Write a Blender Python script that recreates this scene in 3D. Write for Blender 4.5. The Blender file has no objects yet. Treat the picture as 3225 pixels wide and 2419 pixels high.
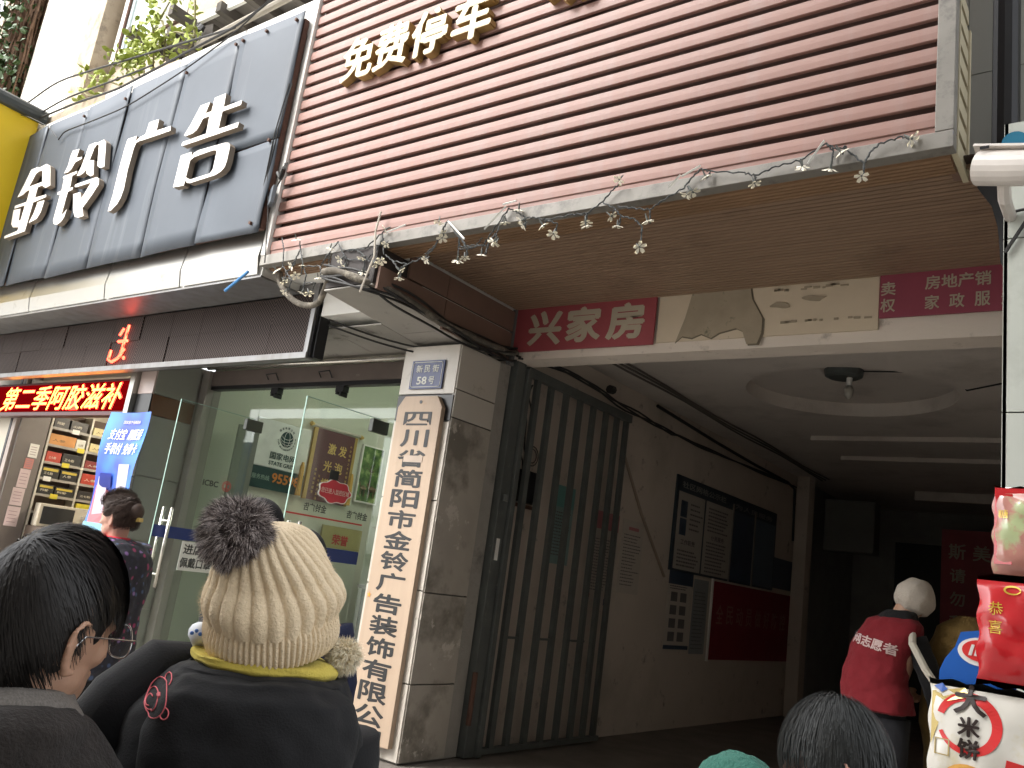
import bpy, bmesh, math, random
from mathutils import Vector, Matrix
from math import radians as RD, sin, cos, pi
random.seed(7)
S = bpy.context.scene
# ------------------------------------------------------------------ camera
K = 0.8125            # survey units (camera 1.6 high) -> metres (camera 1.3 high)
CAMH = 1.3
yaw, pitch, roll = RD(37.932), RD(12.734), RD(7.991)
f_ = Vector((-sin(yaw)*cos(pitch), cos(yaw)*cos(pitch), sin(pitch)))
r0 = Vector((cos(yaw), sin(yaw), 0)); u0 = r0.cross(f_)
r_ = r0*cos(roll)+u0*sin(roll); u_ = -r0*sin(roll)+u0*cos(roll)
cd = bpy.data.cameras.new('camera'); cam = bpy.data.objects.new('camera', cd)
S.collection.objects.link(cam)
cam.matrix_world = Matrix(((r_.x, u_.x, -f_.x, 0), (r_.y, u_.y, -f_.y, 0), (r_.z, u_.z, -f_.z, CAMH), (0, 0, 0, 1)))
cd.sensor_width = 36; cd.lens = 36*2694.9/3225; cd.clip_start = .05; cd.clip_end = 2000
S.camera = cam
# ------------------------------------------------------------------ world, sun, exposure
SUN_EL, SUN_DIR = 46, Vector((-.45, -.89))      # the sun stands up left of the street, behind thin cloud
W = bpy.data.worlds.new('World'); S.world = W; W.use_nodes = True
nt = W.node_tree; nt.nodes.clear()
sky = nt.nodes.new('ShaderNodeTexSky'); sky.sky_type = 'NISHITA'; sky.sun_disc = False
sky.sun_elevation = RD(SUN_EL); sky.sun_rotation = math.atan2(SUN_DIR.x, SUN_DIR.y)
sky.dust_density = 4.0; sky.air_density = 1.0
hs = nt.nodes.new('ShaderNodeHueSaturation'); hs.inputs['Saturation'].default_value = .12
bg = nt.nodes.new('ShaderNodeBackground'); bg.inputs['Strength'].default_value = .15
wo = nt.nodes.new('ShaderNodeOutputWorld')
nt.links.new(sky.outputs[0], hs.inputs['Color']); nt.links.new(hs.outputs[0], bg.inputs[0]); nt.links.new(bg.outputs[0], wo.inputs[0])
sl = bpy.data.lights.new('sun', 'SUN'); sl.energy = .9; sl.angle = RD(24); sl.color = (1, .96, .9)
so = bpy.data.objects.new('sun', sl); S.collection.objects.link(so)
sd = Vector((SUN_DIR.x*cos(RD(SUN_EL)), SUN_DIR.y*cos(RD(SUN_EL)), sin(RD(SUN_EL))))
so.rotation_euler = (-sd).to_track_quat('-Z', 'Y').to_euler(); so.location = (0, -4, 12)
vs = S.view_settings; vs.view_transform = 'Standard'; vs.look = 'None'; vs.gamma = 1; vs.use_curve_mapping = False
vs.exposure = 1.9
S.cycles.use_denoising = True
S.cycles.max_bounces = 8; S.cycles.transparent_max_bounces = 32
# ------------------------------------------------------------------ helpers
COL = S.collection
def thing(name, label, cat, loc=(0, 0, 0), group=None):
    o = bpy.data.objects.new(name, None); COL.objects.link(o); o.location = Vector(loc)*K
    o.empty_display_size = .05
    o['label'] = label; o['category'] = cat
    if group: o['group'] = group
    return o
def tag(o, label, cat, group=None):
    o['label'] = label; o['category'] = cat
    if group: o['group'] = group
    return o
def rootloc(p):
    v = Vector((0, 0, 0))
    while p is not None: v += p.location; p = p.parent
    return v
class B:                                         # collects faces in survey units
    def __init__(s): s.v = []; s.f = []; s.mi = []; s.cur = 0
    def add(s, vs, fs):
        n = len(s.v); s.v += [tuple(v) for v in vs]; s.f += [tuple(i+n for i in f) for f in fs]; s.mi += [s.cur]*len(fs); return s
    def box(s, x0, x1, y0, y1, z0, z1):
        if x0 > x1: x0, x1 = x1, x0
        if y0 > y1: y0, y1 = y1, y0
        if z0 > z1: z0, z1 = z1, z0
        return s.add([(x0,y0,z0),(x1,y0,z0),(x1,y1,z0),(x0,y1,z0),(x0,y0,z1),(x1,y0,z1),(x1,y1,z1),(x0,y1,z1)],
              [(0,3,2,1),(4,5,6,7),(0,1,5,4),(1,2,6,5),(2,3,7,6),(3,0,4,7)])
    def obox(s, c, ax, ay, az, hx, hy, hz):      # oriented box, half sizes
        c = Vector(c); ax = Vector(ax).normalized()*hx; ay = Vector(ay).normalized()*hy; az = Vector(az).normalized()*hz
        P = [c+ax*i+ay*j+az*k for k in (-1, 1) for i, j in ((-1,-1),(1,-1),(1,1),(-1,1))]
        return s.add(P, [(0,3,2,1),(4,5,6,7),(0,1,5,4),(1,2,6,5),(2,3,7,6),(3,0,4,7)])
    def tube(s, pts, r, n=8, caps=True):
        pts = [Vector(p) for p in pts]; m = len(pts); R = r if isinstance(r, (list, tuple)) else [r]*m
        rings = []; prev = None
        for i, p in enumerate(pts):
            t = (pts[min(i+1, m-1)]-pts[max(i-1, 0)])
            t = t.normalized() if t.length > 1e-9 else Vector((0, 0, 1))
            if prev is None:
                a = Vector((0, 0, 1)) if abs(t.z) < .9 else Vector((1, 0, 0)); u = t.cross(a).normalized()
            else: u = (prev-t*prev.dot(t)).normalized()
            prev = u; w = t.cross(u)
            rings.append([p+(u*cos(2*pi*k/n)+w*sin(2*pi*k/n))*R[i] for k in range(n)])
        vs = [q for rg in rings for q in rg]; fs = []
        for i in range(m-1):
            for k in range(n):
                a = i*n+k; b = i*n+(k+1) % n; fs.append((a, b, b+n, a+n))
        if caps: fs.append(tuple(range(n-1, -1, -1))); fs.append(tuple((m-1)*n+k for k in range(n)))
        return s.add(vs, fs)
    def prism(s, poly, y0, y1, holes=()):        # poly in (x,z), extruded along Y, front face at y0
        bm = bmesh.new(); 
        for pl in [poly]+list(holes):
            vv = [bm.verts.new((x, y0, z)) for x, z in pl]
            for i in range(len(vv)): bm.edges.new((vv[i], vv[(i+1) % len(vv)]))
        bmesh.ops.triangle_fill(bm, use_beauty=True, use_dissolve=False, edges=bm.edges[:])
        bmesh.ops.recalc_face_normals(bm, faces=bm.faces)
        e = bmesh.ops.extrude_face_region(bm, geom=bm.faces[:])
        bmesh.ops.translate(bm, vec=(0, y1-y0, 0), verts=[g for g in e['geom'] if isinstance(g, bmesh.types.BMVert)])
        bmesh.ops.recalc_face_normals(bm, faces=bm.faces)
        bm.verts.index_update(); s.add([v.co[:] for v in bm.verts], [[v.index for v in f.verts] for f in bm.faces]); bm.free(); return s
    def mesh(s, name, mats, off=Vector((0, 0, 0)), smooth=False):
        me = bpy.data.meshes.new(name)
        me.from_pydata([(v[0]*K-off.x, v[1]*K-off.y, v[2]*K-off.z) for v in s.v], [], s.f)
        for m in (mats if isinstance(mats, (list, tuple)) else [mats]): me.materials.append(m)
        me.polygons.foreach_set('material_index', s.mi)
        if smooth: me.polygons.foreach_set('use_smooth', [True]*len(s.f))
        me.update(); return me
def put(name, b, mats, parent=None, label=None, smooth=False, stuff=False, bevel=0):
    off = rootloc(parent) if parent is not None else Vector((0, 0, 0))
    me = b.mesh(name, mats, off, smooth)
    o = bpy.data.objects.new(name, me); COL.objects.link(o)
    if parent is not None: o.parent = parent
    if label: o['label'] = label
    if stuff: o['kind'] = 'stuff'
    if bevel:
        m = o.modifiers.new('bevel', 'BEVEL'); m.width = bevel*K; m.segments = 2; m.limit_method = 'ANGLE'
    return o
def struct(name, b, mats, smooth=False):
    o = put(name, b, mats, smooth=smooth); o['kind'] = 'structure'; return o
def bx(*a): return B().box(*a)
def solid(name, b, mats, label, cat, group=None, loc=None, smooth=False, bevel=0):   # a thing that is one mesh, origin at its own place
    vs = b.v; lo = [min(v[i] for v in vs) for i in range(3)]; hi = [max(v[i] for v in vs) for i in range(3)]
    c = Vector(((lo[0]+hi[0])/2, (lo[1]+hi[1])/2, lo[2]))*K
    o = bpy.data.objects.new(name, b.mesh(name, mats, c, smooth)); COL.objects.link(o); o.location = c
    if bevel:
        m = o.modifiers.new('bevel', 'BEVEL'); m.width = bevel*K; m.segments = 2; m.limit_method = 'ANGLE'
    return tag(o, label, cat, group)
# writing ------------------------------------------------------------
def glyphs(b, s, org, xd, yd, h, w=None, bold=0, depth=0, shear=0, sp=1):
    """text s laid out from org (left, baseline) along xd, up yd; h cap height, w total width; units"""
    heavy = max(0, bold-.008)*h*1.1; bold = min(bold, .008)
    c = bpy.data.curves.new('t', 'FONT'); c.body = s; c.size = 1; c.offset = bold; c.extrude = 0; c.resolution_u = 3; c.space_character = sp; c.shear = shear
    c.fill_mode = 'FRONT'
    o = bpy.data.objects.new('t', c); me = bpy.data.meshes.new_from_object(o)
    xs = [v.co.x for v in me.vertices]; ys = [v.co.y for v in me.vertices]
    if not xs: return b
    x0, x1, y0, y1 = min(xs), max(xs), min(ys), max(ys)
    sy = h/(y1-y0); sx = (w/(x1-x0)) if w else sy
    org = Vector(org); xd = Vector(xd).normalized(); yd = Vector(yd).normalized(); nn = xd.cross(yd)
    V = [org+xd*((v.co.x-x0)*sx)+yd*((v.co.y-y0)*sy)+nn*depth for v in me.vertices]
    F = [tuple(p.vertices) for p in me.polygons]
    V_ = V
    for q_, (ha, hb) in enumerate(((0, 0), (1, 0), (-1, 0), (0, .8), (0, -.8)) if heavy > 0 else ((0, 0),)):
     V = [v+xd*ha*heavy+yd*hb*heavy-nn*.0005*q_ for v in V_]
     if depth:
        n = len(V); V2 = [v-nn*depth for v in V]
        cnt = {}
        for p in F:
            for i in range(len(p)):
                e = (p[i], p[(i+1) % len(p)]); cnt[e] = 1
        side = [(a, d, d+n, a+n) for (d, a) in cnt if (a, d) not in cnt]
        b.add(V+V2, F+[tuple(reversed([i+n for i in p])) for p in F]+side)
     else: b.add(V, F)
    bpy.data.objects.remove(o); bpy.data.curves.remove(c); bpy.data.meshes.remove(me)
    return b
def textpart(name, s, mat, org, xd, yd, h, w=None, parent=None, bold=0, depth=0, shear=0, label=None, sp=1):
    return put(name, glyphs(B(), s, org, xd, yd, h, w, bold, depth, shear, sp), mat, parent, label)
# materials ------------------------------------------------------------
def mat(name, col, rough=.6, metal=0., n=.12, ns=4., dirt=None, streak=None, bump=0., bs=60., spec=.5, emit=None, es=1., coat=0., patch=None, grain=None):
    m = bpy.data.materials.new(name); m.use_nodes = True; t = m.node_tree; L = t.links.new
    p = t.nodes['Principled BSDF']; p.inputs['Roughness'].default_value = rough; p.inputs['Metallic'].default_value = metal
    p.inputs['Specular IOR Level'].default_value = spec; p.inputs['Coat Weight'].default_value = coat
    tc = t.nodes.new('ShaderNodeTexCoord'); co = tc.outputs['Object']
    def noise(sc, det=4, stretch=None, rg=.6):
        x = t.nodes.new('ShaderNodeTexNoise'); x.inputs['Scale'].default_value = sc; x.inputs['Detail'].default_value = det; x.inputs['Roughness'].default_value = rg
        if stretch:
            mp = t.nodes.new('ShaderNodeMapping'); mp.inputs['Scale'].default_value = stretch; L(co, mp.inputs[0]); L(mp.outputs[0], x.inputs['Vector'])
        else: L(co, x.inputs['Vector'])
        return x.outputs['Fac']
    def ramp(fac, a, b_):
        r = t.nodes.new('ShaderNodeMapRange'); r.inputs['From Min'].default_value = a; r.inputs['From Max'].default_value = b_; L(fac, r.inputs['Value']); return r.outputs[0]
    def mix(fac, a, b_):
        x = t.nodes.new('ShaderNodeMix'); x.data_type = 'RGBA'
        L(fac, x.inputs['Factor'])
        for k, q in (('A', a), ('B', b_)):
            i = [s for s in x.inputs if s.name == k and s.type == 'RGBA'][0]
            if isinstance(q, tuple): i.default_value = (*q, 1)
            else: L(q, i)
        return [s for s in x.outputs if s.type == 'RGBA'][0]
    c = mix(ramp(noise(ns), .25, .75), tuple(max(0, v*(1-n)) for v in col), tuple(min(1, v*(1+n)) for v in col))
    if grain:   # (stretch, amount)
        c = mix(ramp(noise(1, 6, grain[0]), .3, .7), c, tuple(v*(1-grain[1]) for v in col))
    if patch:   # (colour, scale, lo, hi)
        c = mix(ramp(noise(patch[1], 6), patch[2], patch[3]), c, patch[0])
    if dirt: c = mix(ramp(noise(dirt[1], 8, None, .7), dirt[2], dirt[3]), c, dirt[0])
    if streak:  # (colour, scale, lo, hi): runs down the surface
        c = mix(ramp(noise(streak[1], 5, (1, 1, .06)), streak[2], streak[3]), c, streak[0])
    L(c, p.inputs['Base Color'])
    if bump:
        bp = t.nodes.new('ShaderNodeBump'); bp.inputs['Strength'].default_value = bump; bp.inputs['Distance'].default_value = .01
        L(noise(bs, 3), bp.inputs['Height']); L(bp.outputs[0], p.inputs['Normal'])
    if emit: p.inputs['Emission Color'].default_value = (*emit, 1); p.inputs['Emission Strength'].default_value = es
    return m
def emitter(name, col, st):
    m = bpy.data.materials.new(name); m.use_nodes = True; t = m.node_tree; t.nodes.clear()
    e = t.nodes.new('ShaderNodeEmission'); e.inputs[0].default_value = (*col, 1); e.inputs[1].default_value = st
    o = t.nodes.new('ShaderNodeOutputMaterial'); t.links.new(e.outputs[0], o.inputs[0]); return m
def led(name, col, st, pitch):                  # lit dots on a dark board (object X and Z)
    m = bpy.data.materials.new(name); m.use_nodes = True; t = m.node_tree; L = t.links.new; t.nodes.clear()
    tc = t.nodes.new('ShaderNodeTexCoord'); sp = t.nodes.new('ShaderNodeSeparateXYZ'); L(tc.outputs['Object'], sp.inputs[0])
    ds = []
    for ax in ('X', 'Z'):
        a = t.nodes.new('ShaderNodeMath'); a.operation = 'MULTIPLY'; a.inputs[1].default_value = 1/pitch; L(sp.outputs[ax], a.inputs[0])
        b = t.nodes.new('ShaderNodeMath'); b.operation = 'FRACT'; L(a.outputs[0], b.inputs[0])
        c = t.nodes.new('ShaderNodeMath'); c.operation = 'SUBTRACT'; c.inputs[1].default_value = .5; L(b.outputs[0], c.inputs[0])
        d = t.nodes.new('ShaderNodeMath'); d.operation = 'POWER'; d.inputs[1].default_value = 2; L(c.outputs[0], d.inputs[0]); ds.append(d.outputs[0])
    s = t.nodes.new('ShaderNodeMath'); s.operation = 'ADD'; L(ds[0], s.inputs[0]); L(ds[1], s.inputs[1])
    r = t.nodes.new('ShaderNodeMapRange'); r.inputs['From Min'].default_value = .28; r.inputs['From Max'].default_value = .08
    r.inputs['To Min'].default_value = .12; r.inputs['To Max'].default_value = 1; L(s.outputs[0], r.inputs['Value'])
    k = t.nodes.new('ShaderNodeMath'); k.operation = 'MULTIPLY'; k.inputs[1].default_value = st; L(r.outputs[0], k.inputs[0])
    e = t.nodes.new('ShaderNodeEmission'); e.inputs[0].default_value = (*col, 1); L(k.outputs[0], e.inputs[1])
    o = t.nodes.new('ShaderNodeOutputMaterial'); L(e.outputs[0], o.inputs[0]); return m
def glass(name, tint=(.965, .985, .968)):
    m = bpy.data.materials.new(name); m.use_nodes = True; t = m.node_tree; t.nodes.clear()
    tr = t.nodes.new('ShaderNodeBsdfTransparent'); tr.inputs[0].default_value = (*tint, 1)
    gl = t.nodes.new('ShaderNodeBsdfGlossy'); gl.inputs['Roughness'].default_value = .02
    fr = t.nodes.new('ShaderNodeFresnel'); ge = t.nodes.new('ShaderNodeNewGeometry'); mr = t.nodes.new('ShaderNodeMapRange')
    mr.inputs['To Min'].default_value = 1.5; mr.inputs['To Max'].default_value = 1/1.5; t.links.new(ge.outputs['Backfacing'], mr.inputs['Value']); t.links.new(mr.outputs[0], fr.inputs[0])
    mx = t.nodes.new('ShaderNodeMixShader'); o = t.nodes.new('ShaderNodeOutputMaterial')
    t.links.new(fr.outputs[0], mx.inputs[0]); t.links.new(tr.outputs[0], mx.inputs[1]); t.links.new(gl.outputs[0], mx.inputs[2]); t.links.new(mx.outputs[0], o.inputs[0])
    return m
GR = (.10, .09, .075)
m_siding = mat('siding_paint', (.29, .158, .128), .5, .05, .06, 2, streak=((.30, .20, .175), 6, .5, .8), dirt=((.2, .12, .1), 9, .66, .8), bump=.05, bs=90)
m_alu = mat('aluminium', (.235, .22, .195), .55, .2, .1, 5, dirt=((.12, .11, .10), 7, .52, .72))
m_alu2 = mat('dull_aluminium', (.22, .22, .22), .45, .5, .12, 5, streak=((.16, .15, .14), 9, .45, .75))
m_wood = mat('wood_panel', (.30, .18, .10), .55, 0, .12, 2, grain=((1.5, 1.5, 40), .35), dirt=((.07, .05, .04), 3, .6, .85))
m_soffit = mat('wood_soffit', (.31, .205, .135), .5, 0, .1, 1.5, grain=((1.2, 30, 1), .3), dirt=((.12, .075, .05), 1.3, .52, .78))
m_groove = mat('dark_groove', (.04, .025, .018), .9)
m_blue = mat('slate_blue_paint', (.055, .068, .086), .55, .1, .16, 1.0, streak=((.15, .17, .19), 5, .58, .85), dirt=((.36, .38, .40), 9, .70, .76), bump=.25, bs=2.2)
m_rust = mat('rust', (.10, .05, .035), .9, 0, .3, 20)
m_cream = mat('cream_letter', (.86, .83, .77), .5, 0, .03)
m_creams = mat('letter_side', (.26, .21, .16), .6, 0, .1)
m_white_alu = mat('white_cladding', (.40, .39, .36), .3, .8, .05, 3, dirt=((.2, .18, .15), 6, .6, .8))
m_render = mat('white_render', (.78, .75, .66), .9, 0, .05, 2, dirt=((.45, .38, .28), 2.5, .6, .8), bump=.2)
m_beige = mat('shaded_stained_render', (.42, .35, .26), .9, 0, .12, 3, dirt=((.18, .15, .12), 4, .5, .7), bump=.3)
m_conc = mat('concrete', (.30, .28, .25), .95, 0, .15, 5, dirt=((.14, .13, .12), 5, .5, .75), bump=.4)
m_tile = mat('ivory_tile', (.52, .48, .42), .25, 0, .04, 3, dirt=((.30, .26, .2), 7, .62, .78), bump=.03)
m_stone = mat('worn_stone_slab', (.38, .34, .29), .6, 0, .12, 3, patch=((.19, .17, .14), 2.6, .49, .62), dirt=((.52, .47, .41), 3.4, .58, .62), bump=.15, bs=30)
m_black = mat('black_tile', (.012, .012, .013), .3, 0, .2)
m_wall = mat('corridor_wall_paint', (.56, .49, .42), .85, 0, .06, 1.5, patch=((.40, .35, .29), 1.1, .5, .75), dirt=((.22, .19, .16), 5, .60, .72), bump=.15, bs=40)
m_ceil = mat('ceiling_paint', (.60, .55, .50), .9, 0, .05, 1.2, dirt=((.42, .38, .34), 1.5, .5, .75))
m_beam = mat('beam_paint', (.68, .60, .52), .85, 0, .05, 2, dirt=((.36, .31, .26), 5, .58, .72), bump=.2, bs=20)
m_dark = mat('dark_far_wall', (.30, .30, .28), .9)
m_floor = mat('worn_floor', (.17, .15, .13), .7, 0, .3, 3, bump=.2)
m_road = mat('street_paving', (.38, .36, .33), .85, 0, .2, 4, bump=.3)
m_frame = mat('black_metal', (.02, .02, .022), .4, .3, .2)
m_gate = mat('grey_green_steel', (.115, .125, .118), .5, .3, .2, 6, dirt=((.2, .2, .18), 12, .62, .72), bump=.1)
m_glass = glass('glass'); m_glass2 = glass('green_glass', (.93, .965, .94))
m_steel = mat('stainless', (.6, .58, .53), .22, .9, .05)
m_redp = mat('faded_red_print', (.30, .055, .065), .6, 0, .12, 3, dirt=((.2, .05, .05), 3, .6, .75))
m_letter = mat('beige_print', (.42, .36, .27), .7, 0, .1)
m_black_paint = mat('black_paint', (.012, .012, .013), .5)
m_cable = mat('black_cable', (.02, .019, .018), .6)
m_white = mat('white_paint', (.75, .74, .70), .5, 0, .03)
# ================================================================== SETTING
struct('ground', bx(-60, 40, -30, 4.4, -.3, 0), m_road)
b = B().box(-16, 6, 4.4, 7, -.3, .004); struct('pavement', b, m_floor)
struct('corridor_floor', bx(-6.5, .4, 7, 24, -.3, .004), m_floor)
struct('sky_backdrop', B().add([(-200, 80, -5), (-60, 260, -5), (-60, 260, -4.9), (-200, 80, -4.9)], [(0, 1, 2, 3)]), m_dark) if False else None
# ------------------------------------------------------------------ corridor shell
WX = -5.13
wl = struct('corridor_wall_left', bx(WX-.3, WX, 6.36, 15.4, 0, 4.2), m_wall)
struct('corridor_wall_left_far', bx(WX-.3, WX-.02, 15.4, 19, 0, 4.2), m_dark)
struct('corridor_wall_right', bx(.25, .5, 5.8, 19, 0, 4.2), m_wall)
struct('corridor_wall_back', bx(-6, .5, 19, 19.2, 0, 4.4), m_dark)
# ceiling with a round coffer
cxx, cyy, cr = -2.68, 9.4, 1.085
b = B(); n = 48
ring = [(cxx+cr*cos(2*pi*i/n), cyy+cr*sin(2*pi*i/n)) for i in range(n)]
X0, X1, Y0, Y1 = -5.5, .5, 6.6, 19.1
def onrect(a):
    dx, dy = cos(a), sin(a); t = min([((X1-cxx) if dx > 0 else (X0-cxx))/dx if abs(dx) > 1e-9 else 1e9, ((Y1-cyy) if dy > 0 else (Y0-cyy))/dy if abs(dy) > 1e-9 else 1e9])
    return (cxx+dx*t, cyy+dy*t)
angs = sorted([2*pi*i/n for i in range(n)]+[math.atan2(y-cyy, x-cxx) % (2*pi) for x, y in ((X0, Y0), (X1, Y0), (X1, Y1), (X0, Y1))])
CZ, CT = 4.06, 4.22
inner = [(cxx+cr*cos(a), cyy+cr*sin(a)) for a in angs]; outer = [onrect(a) for a in angs]; m_ = len(angs)
b.add([(x, y, CZ) for x, y in inner]+[(x, y, CZ) for x, y in outer]+[(x, y, CT) for x, y in inner]+[(x, y, CT+.05) for x, y in outer],
      [(i, (i+1) % m_, m_+(i+1) % m_, m_+i) for i in range(m_)]+[(i, 2*m_+i, 2*m_+(i+1) % m_, (i+1) % m_) for i in range(m_)]+
      [(m_+i, m_+(i+1) % m_, 3*m_+(i+1) % m_, 3*m_+i) for i in range(m_)]+[tuple(range(2*m_, 3*m_))])
ceil = struct('corridor_ceiling', b, m_ceil)
for i, (y, z) in enumerate(((11.62, 4.0), (13.05, 4.0), (16.2, 3.9))):
    put('ceiling_rib', bx(-3.78 if i < 2 else -3.4, .24, y, y+.12, z, CZ), m_ceil, ceil)
t = thing('ceiling_lamp', 'dusty round ceiling lamp base with a bare bulb in the round recess of the passage', 'lamp', (-2.62, 9.0, 4.1))
put('lamp_base', B().tube([(-2.62, 9.0, 4.215), (-2.62, 9.0, 4.15), (-2.62, 9.0, 4.13)], [.2, .19, .15], 28), mat('lamp_metal', (.08, .09, .085), .4), t, smooth=False)
put('socket', B().tube([(-2.56, 9.0, 4.14), (-2.56, 9.0, 4.05)], .03, 12), m_white, t)
put('bulb', B().tube([(-2.56, 9.0, 4.05), (-2.56, 9.0, 4.01), (-2.56, 9.0, 3.94), (-2.56, 9.0, 3.9)], [.02, .05, .045, .015], 12), mat('frosted_glass', (.36, .34, .30), .3), t, smooth=True)
solid('lamp_cable', B().tube([(-2.45, 9.0, 4.20), (-2.0, 9.1, 4.205), (-1.62, 9.2, 4.19), (-1.5, 9.3, 4.05), (-1.1, 9.0, 4.045), (-.7, 8.8, 4.05)], .008, 6), m_cable, 'thin cable running from the ceiling lamp base across the passage ceiling', 'cable')
# far end of the passage
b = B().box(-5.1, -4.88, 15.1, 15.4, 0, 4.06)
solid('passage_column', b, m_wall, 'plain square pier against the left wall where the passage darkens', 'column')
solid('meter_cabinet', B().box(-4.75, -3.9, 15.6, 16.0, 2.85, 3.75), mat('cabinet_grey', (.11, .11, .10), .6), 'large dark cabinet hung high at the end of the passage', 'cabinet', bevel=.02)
t = thing('dark_doorway', 'dark doorway at the far end of the passage behind the volunteer', 'doorway', (-3.6, 18.9, 0))
put('door_panel', bx(-4.3, -3.35, 18.9, 18.98, .01, 3.4), m_black_paint, t)
put('door_frame', B().box(-4.4, -4.3, 18.86, 18.98, .01, 3.5).box(-3.35, -3.25, 18.86, 18.98, .01, 3.5).box(-4.3, -3.35, 18.86, 18.98, 3.4, 3.5), m_dark, t)
m_sign = mat('dim_red_board', (.30, .05, .06), .6)
t = thing('red_notice_banner', 'tall red notice board with pale handwriting at the end of the passage', 'notice board', (-2.2, 16.9, 0))
put('board', bx(-3.1, -1.3, 17, 17.05, .05, 3.52), m_sign, t)
for ch, x, z in (('斯', -2.98, 3.0), ('美', -2.60, 3.0), ('请', -2.95, 2.6), ('勿', -2.95, 2.2), ('乱', -2.95, 1.8), ('扔', -2.95, 1.4)):
    textpart('lettering', ch, m_letter, (x, 16.992, z), (1, 0, 0), (0, 0, 1), .27 if z > 2.9 else .24, None, t, .02)
# ------------------------------------------------------------------ beam over the passage, with old posters
t = thing('passage_beam', 'off white painted beam over the passage carrying old red signs', 'beam', (-2.4, 6.35, 3.66))
put('beam', B().box(-5.0, .25, 6.36, 6.62, 3.66, 4.3), m_beam, t)
m_post = mat('old_cream_poster', (.60, .50, .37), .7, 0, .05, 4, dirt=((.30, .27, .19), 9, .66, .70)); m_old = mat('torn_backing', (.34, .28, .20), .8, 0, .15, 6, dirt=((.16, .15, .1), 12, .6, .7))
put('cream_poster', bx(-3.44, -1.62, 6.34, 6.357, 3.75, 4.18), m_post, t)
TP = [(-3.13, 4.18), (-2.62, 4.18), (-2.6, 4.07), (-2.5, 3.9), (-2.5, 3.78), (-2.53, 3.69), (-2.62, 3.69), (-2.66, 3.80), (-2.72, 3.83), (-2.86, 3.80), (-2.93, 3.76), (-3.02, 3.80), (-3.1, 3.77), (-3.19, 3.79), (-3.25, 3.74), (-3.18, 3.95)]
put('torn_patch', B().prism(TP, 6.329, 6.334), m_old, t)
put('torn_shadow_edge', B().prism([(-2.85+(x+2.85)*1.03+.006, 3.95+(z-3.95)*1.03-.006) for x, z in TP], 6.335, 6.338), mat('torn_edge_shade', (.17, .14, .10), .9), t)  # darker offset copy behind the patch, painted as its shadow edge
bb = B()
for (x, z, w, h) in ((-2.36, 4.0, .075, .028), (-2.1, 4.035, .085, .024)):
    bb.prism([(x+w*cos(a)*(1+.25*sin(3*a+x*9)), z+h*sin(a)*(1+.35*cos(2*a+z*5))) for a in [2*pi*i/18 for i in range(18)]], 6.331, 6.337)
for i in range(26):
    x = -2.45+.75*random.random(); z = 3.84+.012*random.random() if i % 2 else 4.11+.02*random.random()
    bb.box(x, x+.02+.04*random.random(), 6.332, 6.337, z, z+.012+.01*random.random())
put('stain_marks', bb, m_old, t, stuff=True)
sgn = thing('estate_agent_sign', 'faded red sign board with big beige characters at the left end of the passage beam', 'sign', (-4.3, 6.33, 3.73))
put('board', bx(-5.0, -3.46, 6.315, 6.337, 3.73, 4.2), m_redp, sgn)
for ch, x, z in (('兴', -4.80, 3.79), ('家', -4.37, 3.80), ('房', -3.93, 3.80)):
    textpart('letter', ch, m_letter, (x, 6.311, z), (1, 0, 0), (0, 0, 1), .325, .36, sgn, .045)
sgn = thing('property_service_sign', 'magenta red sign with two lines of characters at the right end of the beam', 'sign', (-1.2, 6.33, 3.8))
put('board', bx(-1.61, -.55, 6.315, 6.337, 3.83, 4.2), mat('magenta_print', (.27, .05, .08), .6, 0, .12, 3), sgn)
for s, x, z, w in (('卖', -1.6, 4.0, .1), ('权', -1.6, 3.87, .1), ('房地产销', -1.3, 4.02, .42), ('家', -1.3, 3.87, .095), ('政', -1.14, 3.87, .095), ('服', -.98, 3.87, .095), ('务', -.82, 3.87, .095)):
    textpart('lettering', s, m_letter, (x, 6.311, z), (1, 0, 0), (0, 0, 1), .105, w, sgn, .02)
# ------------------------------------------------------------------ pillar with tiles
pl = thing('stone_pillar', 'tiled square pillar between the shop door and the passage with worn stone side slabs', 'pillar', (-5.37, 6, 0))
put('core', bx(-5.68, -5.03, 5.64, 6.34, .005, 3.6), m_conc, pl)
g = .006
def ftile(x0, x1, z0, z1, m): put('tile', bx(x0+g, x1-g, 5.60, 5.639, z0+g, z1-g), m, pl)
ftile(-5.69, -5.0, 3.13, 3.6, m_tile); ftile(-5.69, -4.998, 2.88, 3.13, m_black)
for z0, z1 in ((0.02, .64), (.64, 1.4), (1.4, 2.17), (2.17, 2.88)):
    ftile(-5.69, -5.0, z0, z1, m_tile)
for z0, z1, m in ((3.18, 3.6, m_tile), (2.92, 3.18, m_tile), (1.39, 2.92, m_stone), (.64, 1.39, m_stone), (.02, .64, m_stone)):
    put('side_slab', bx(-5.029, -4.992, 5.605+g, 6.19-g, z0+g, z1-g), m, pl)
put('cement_strip', bx(-5.029, -5.0, 6.19, 6.36, .02, 3.6), m_conc, pl)
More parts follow.
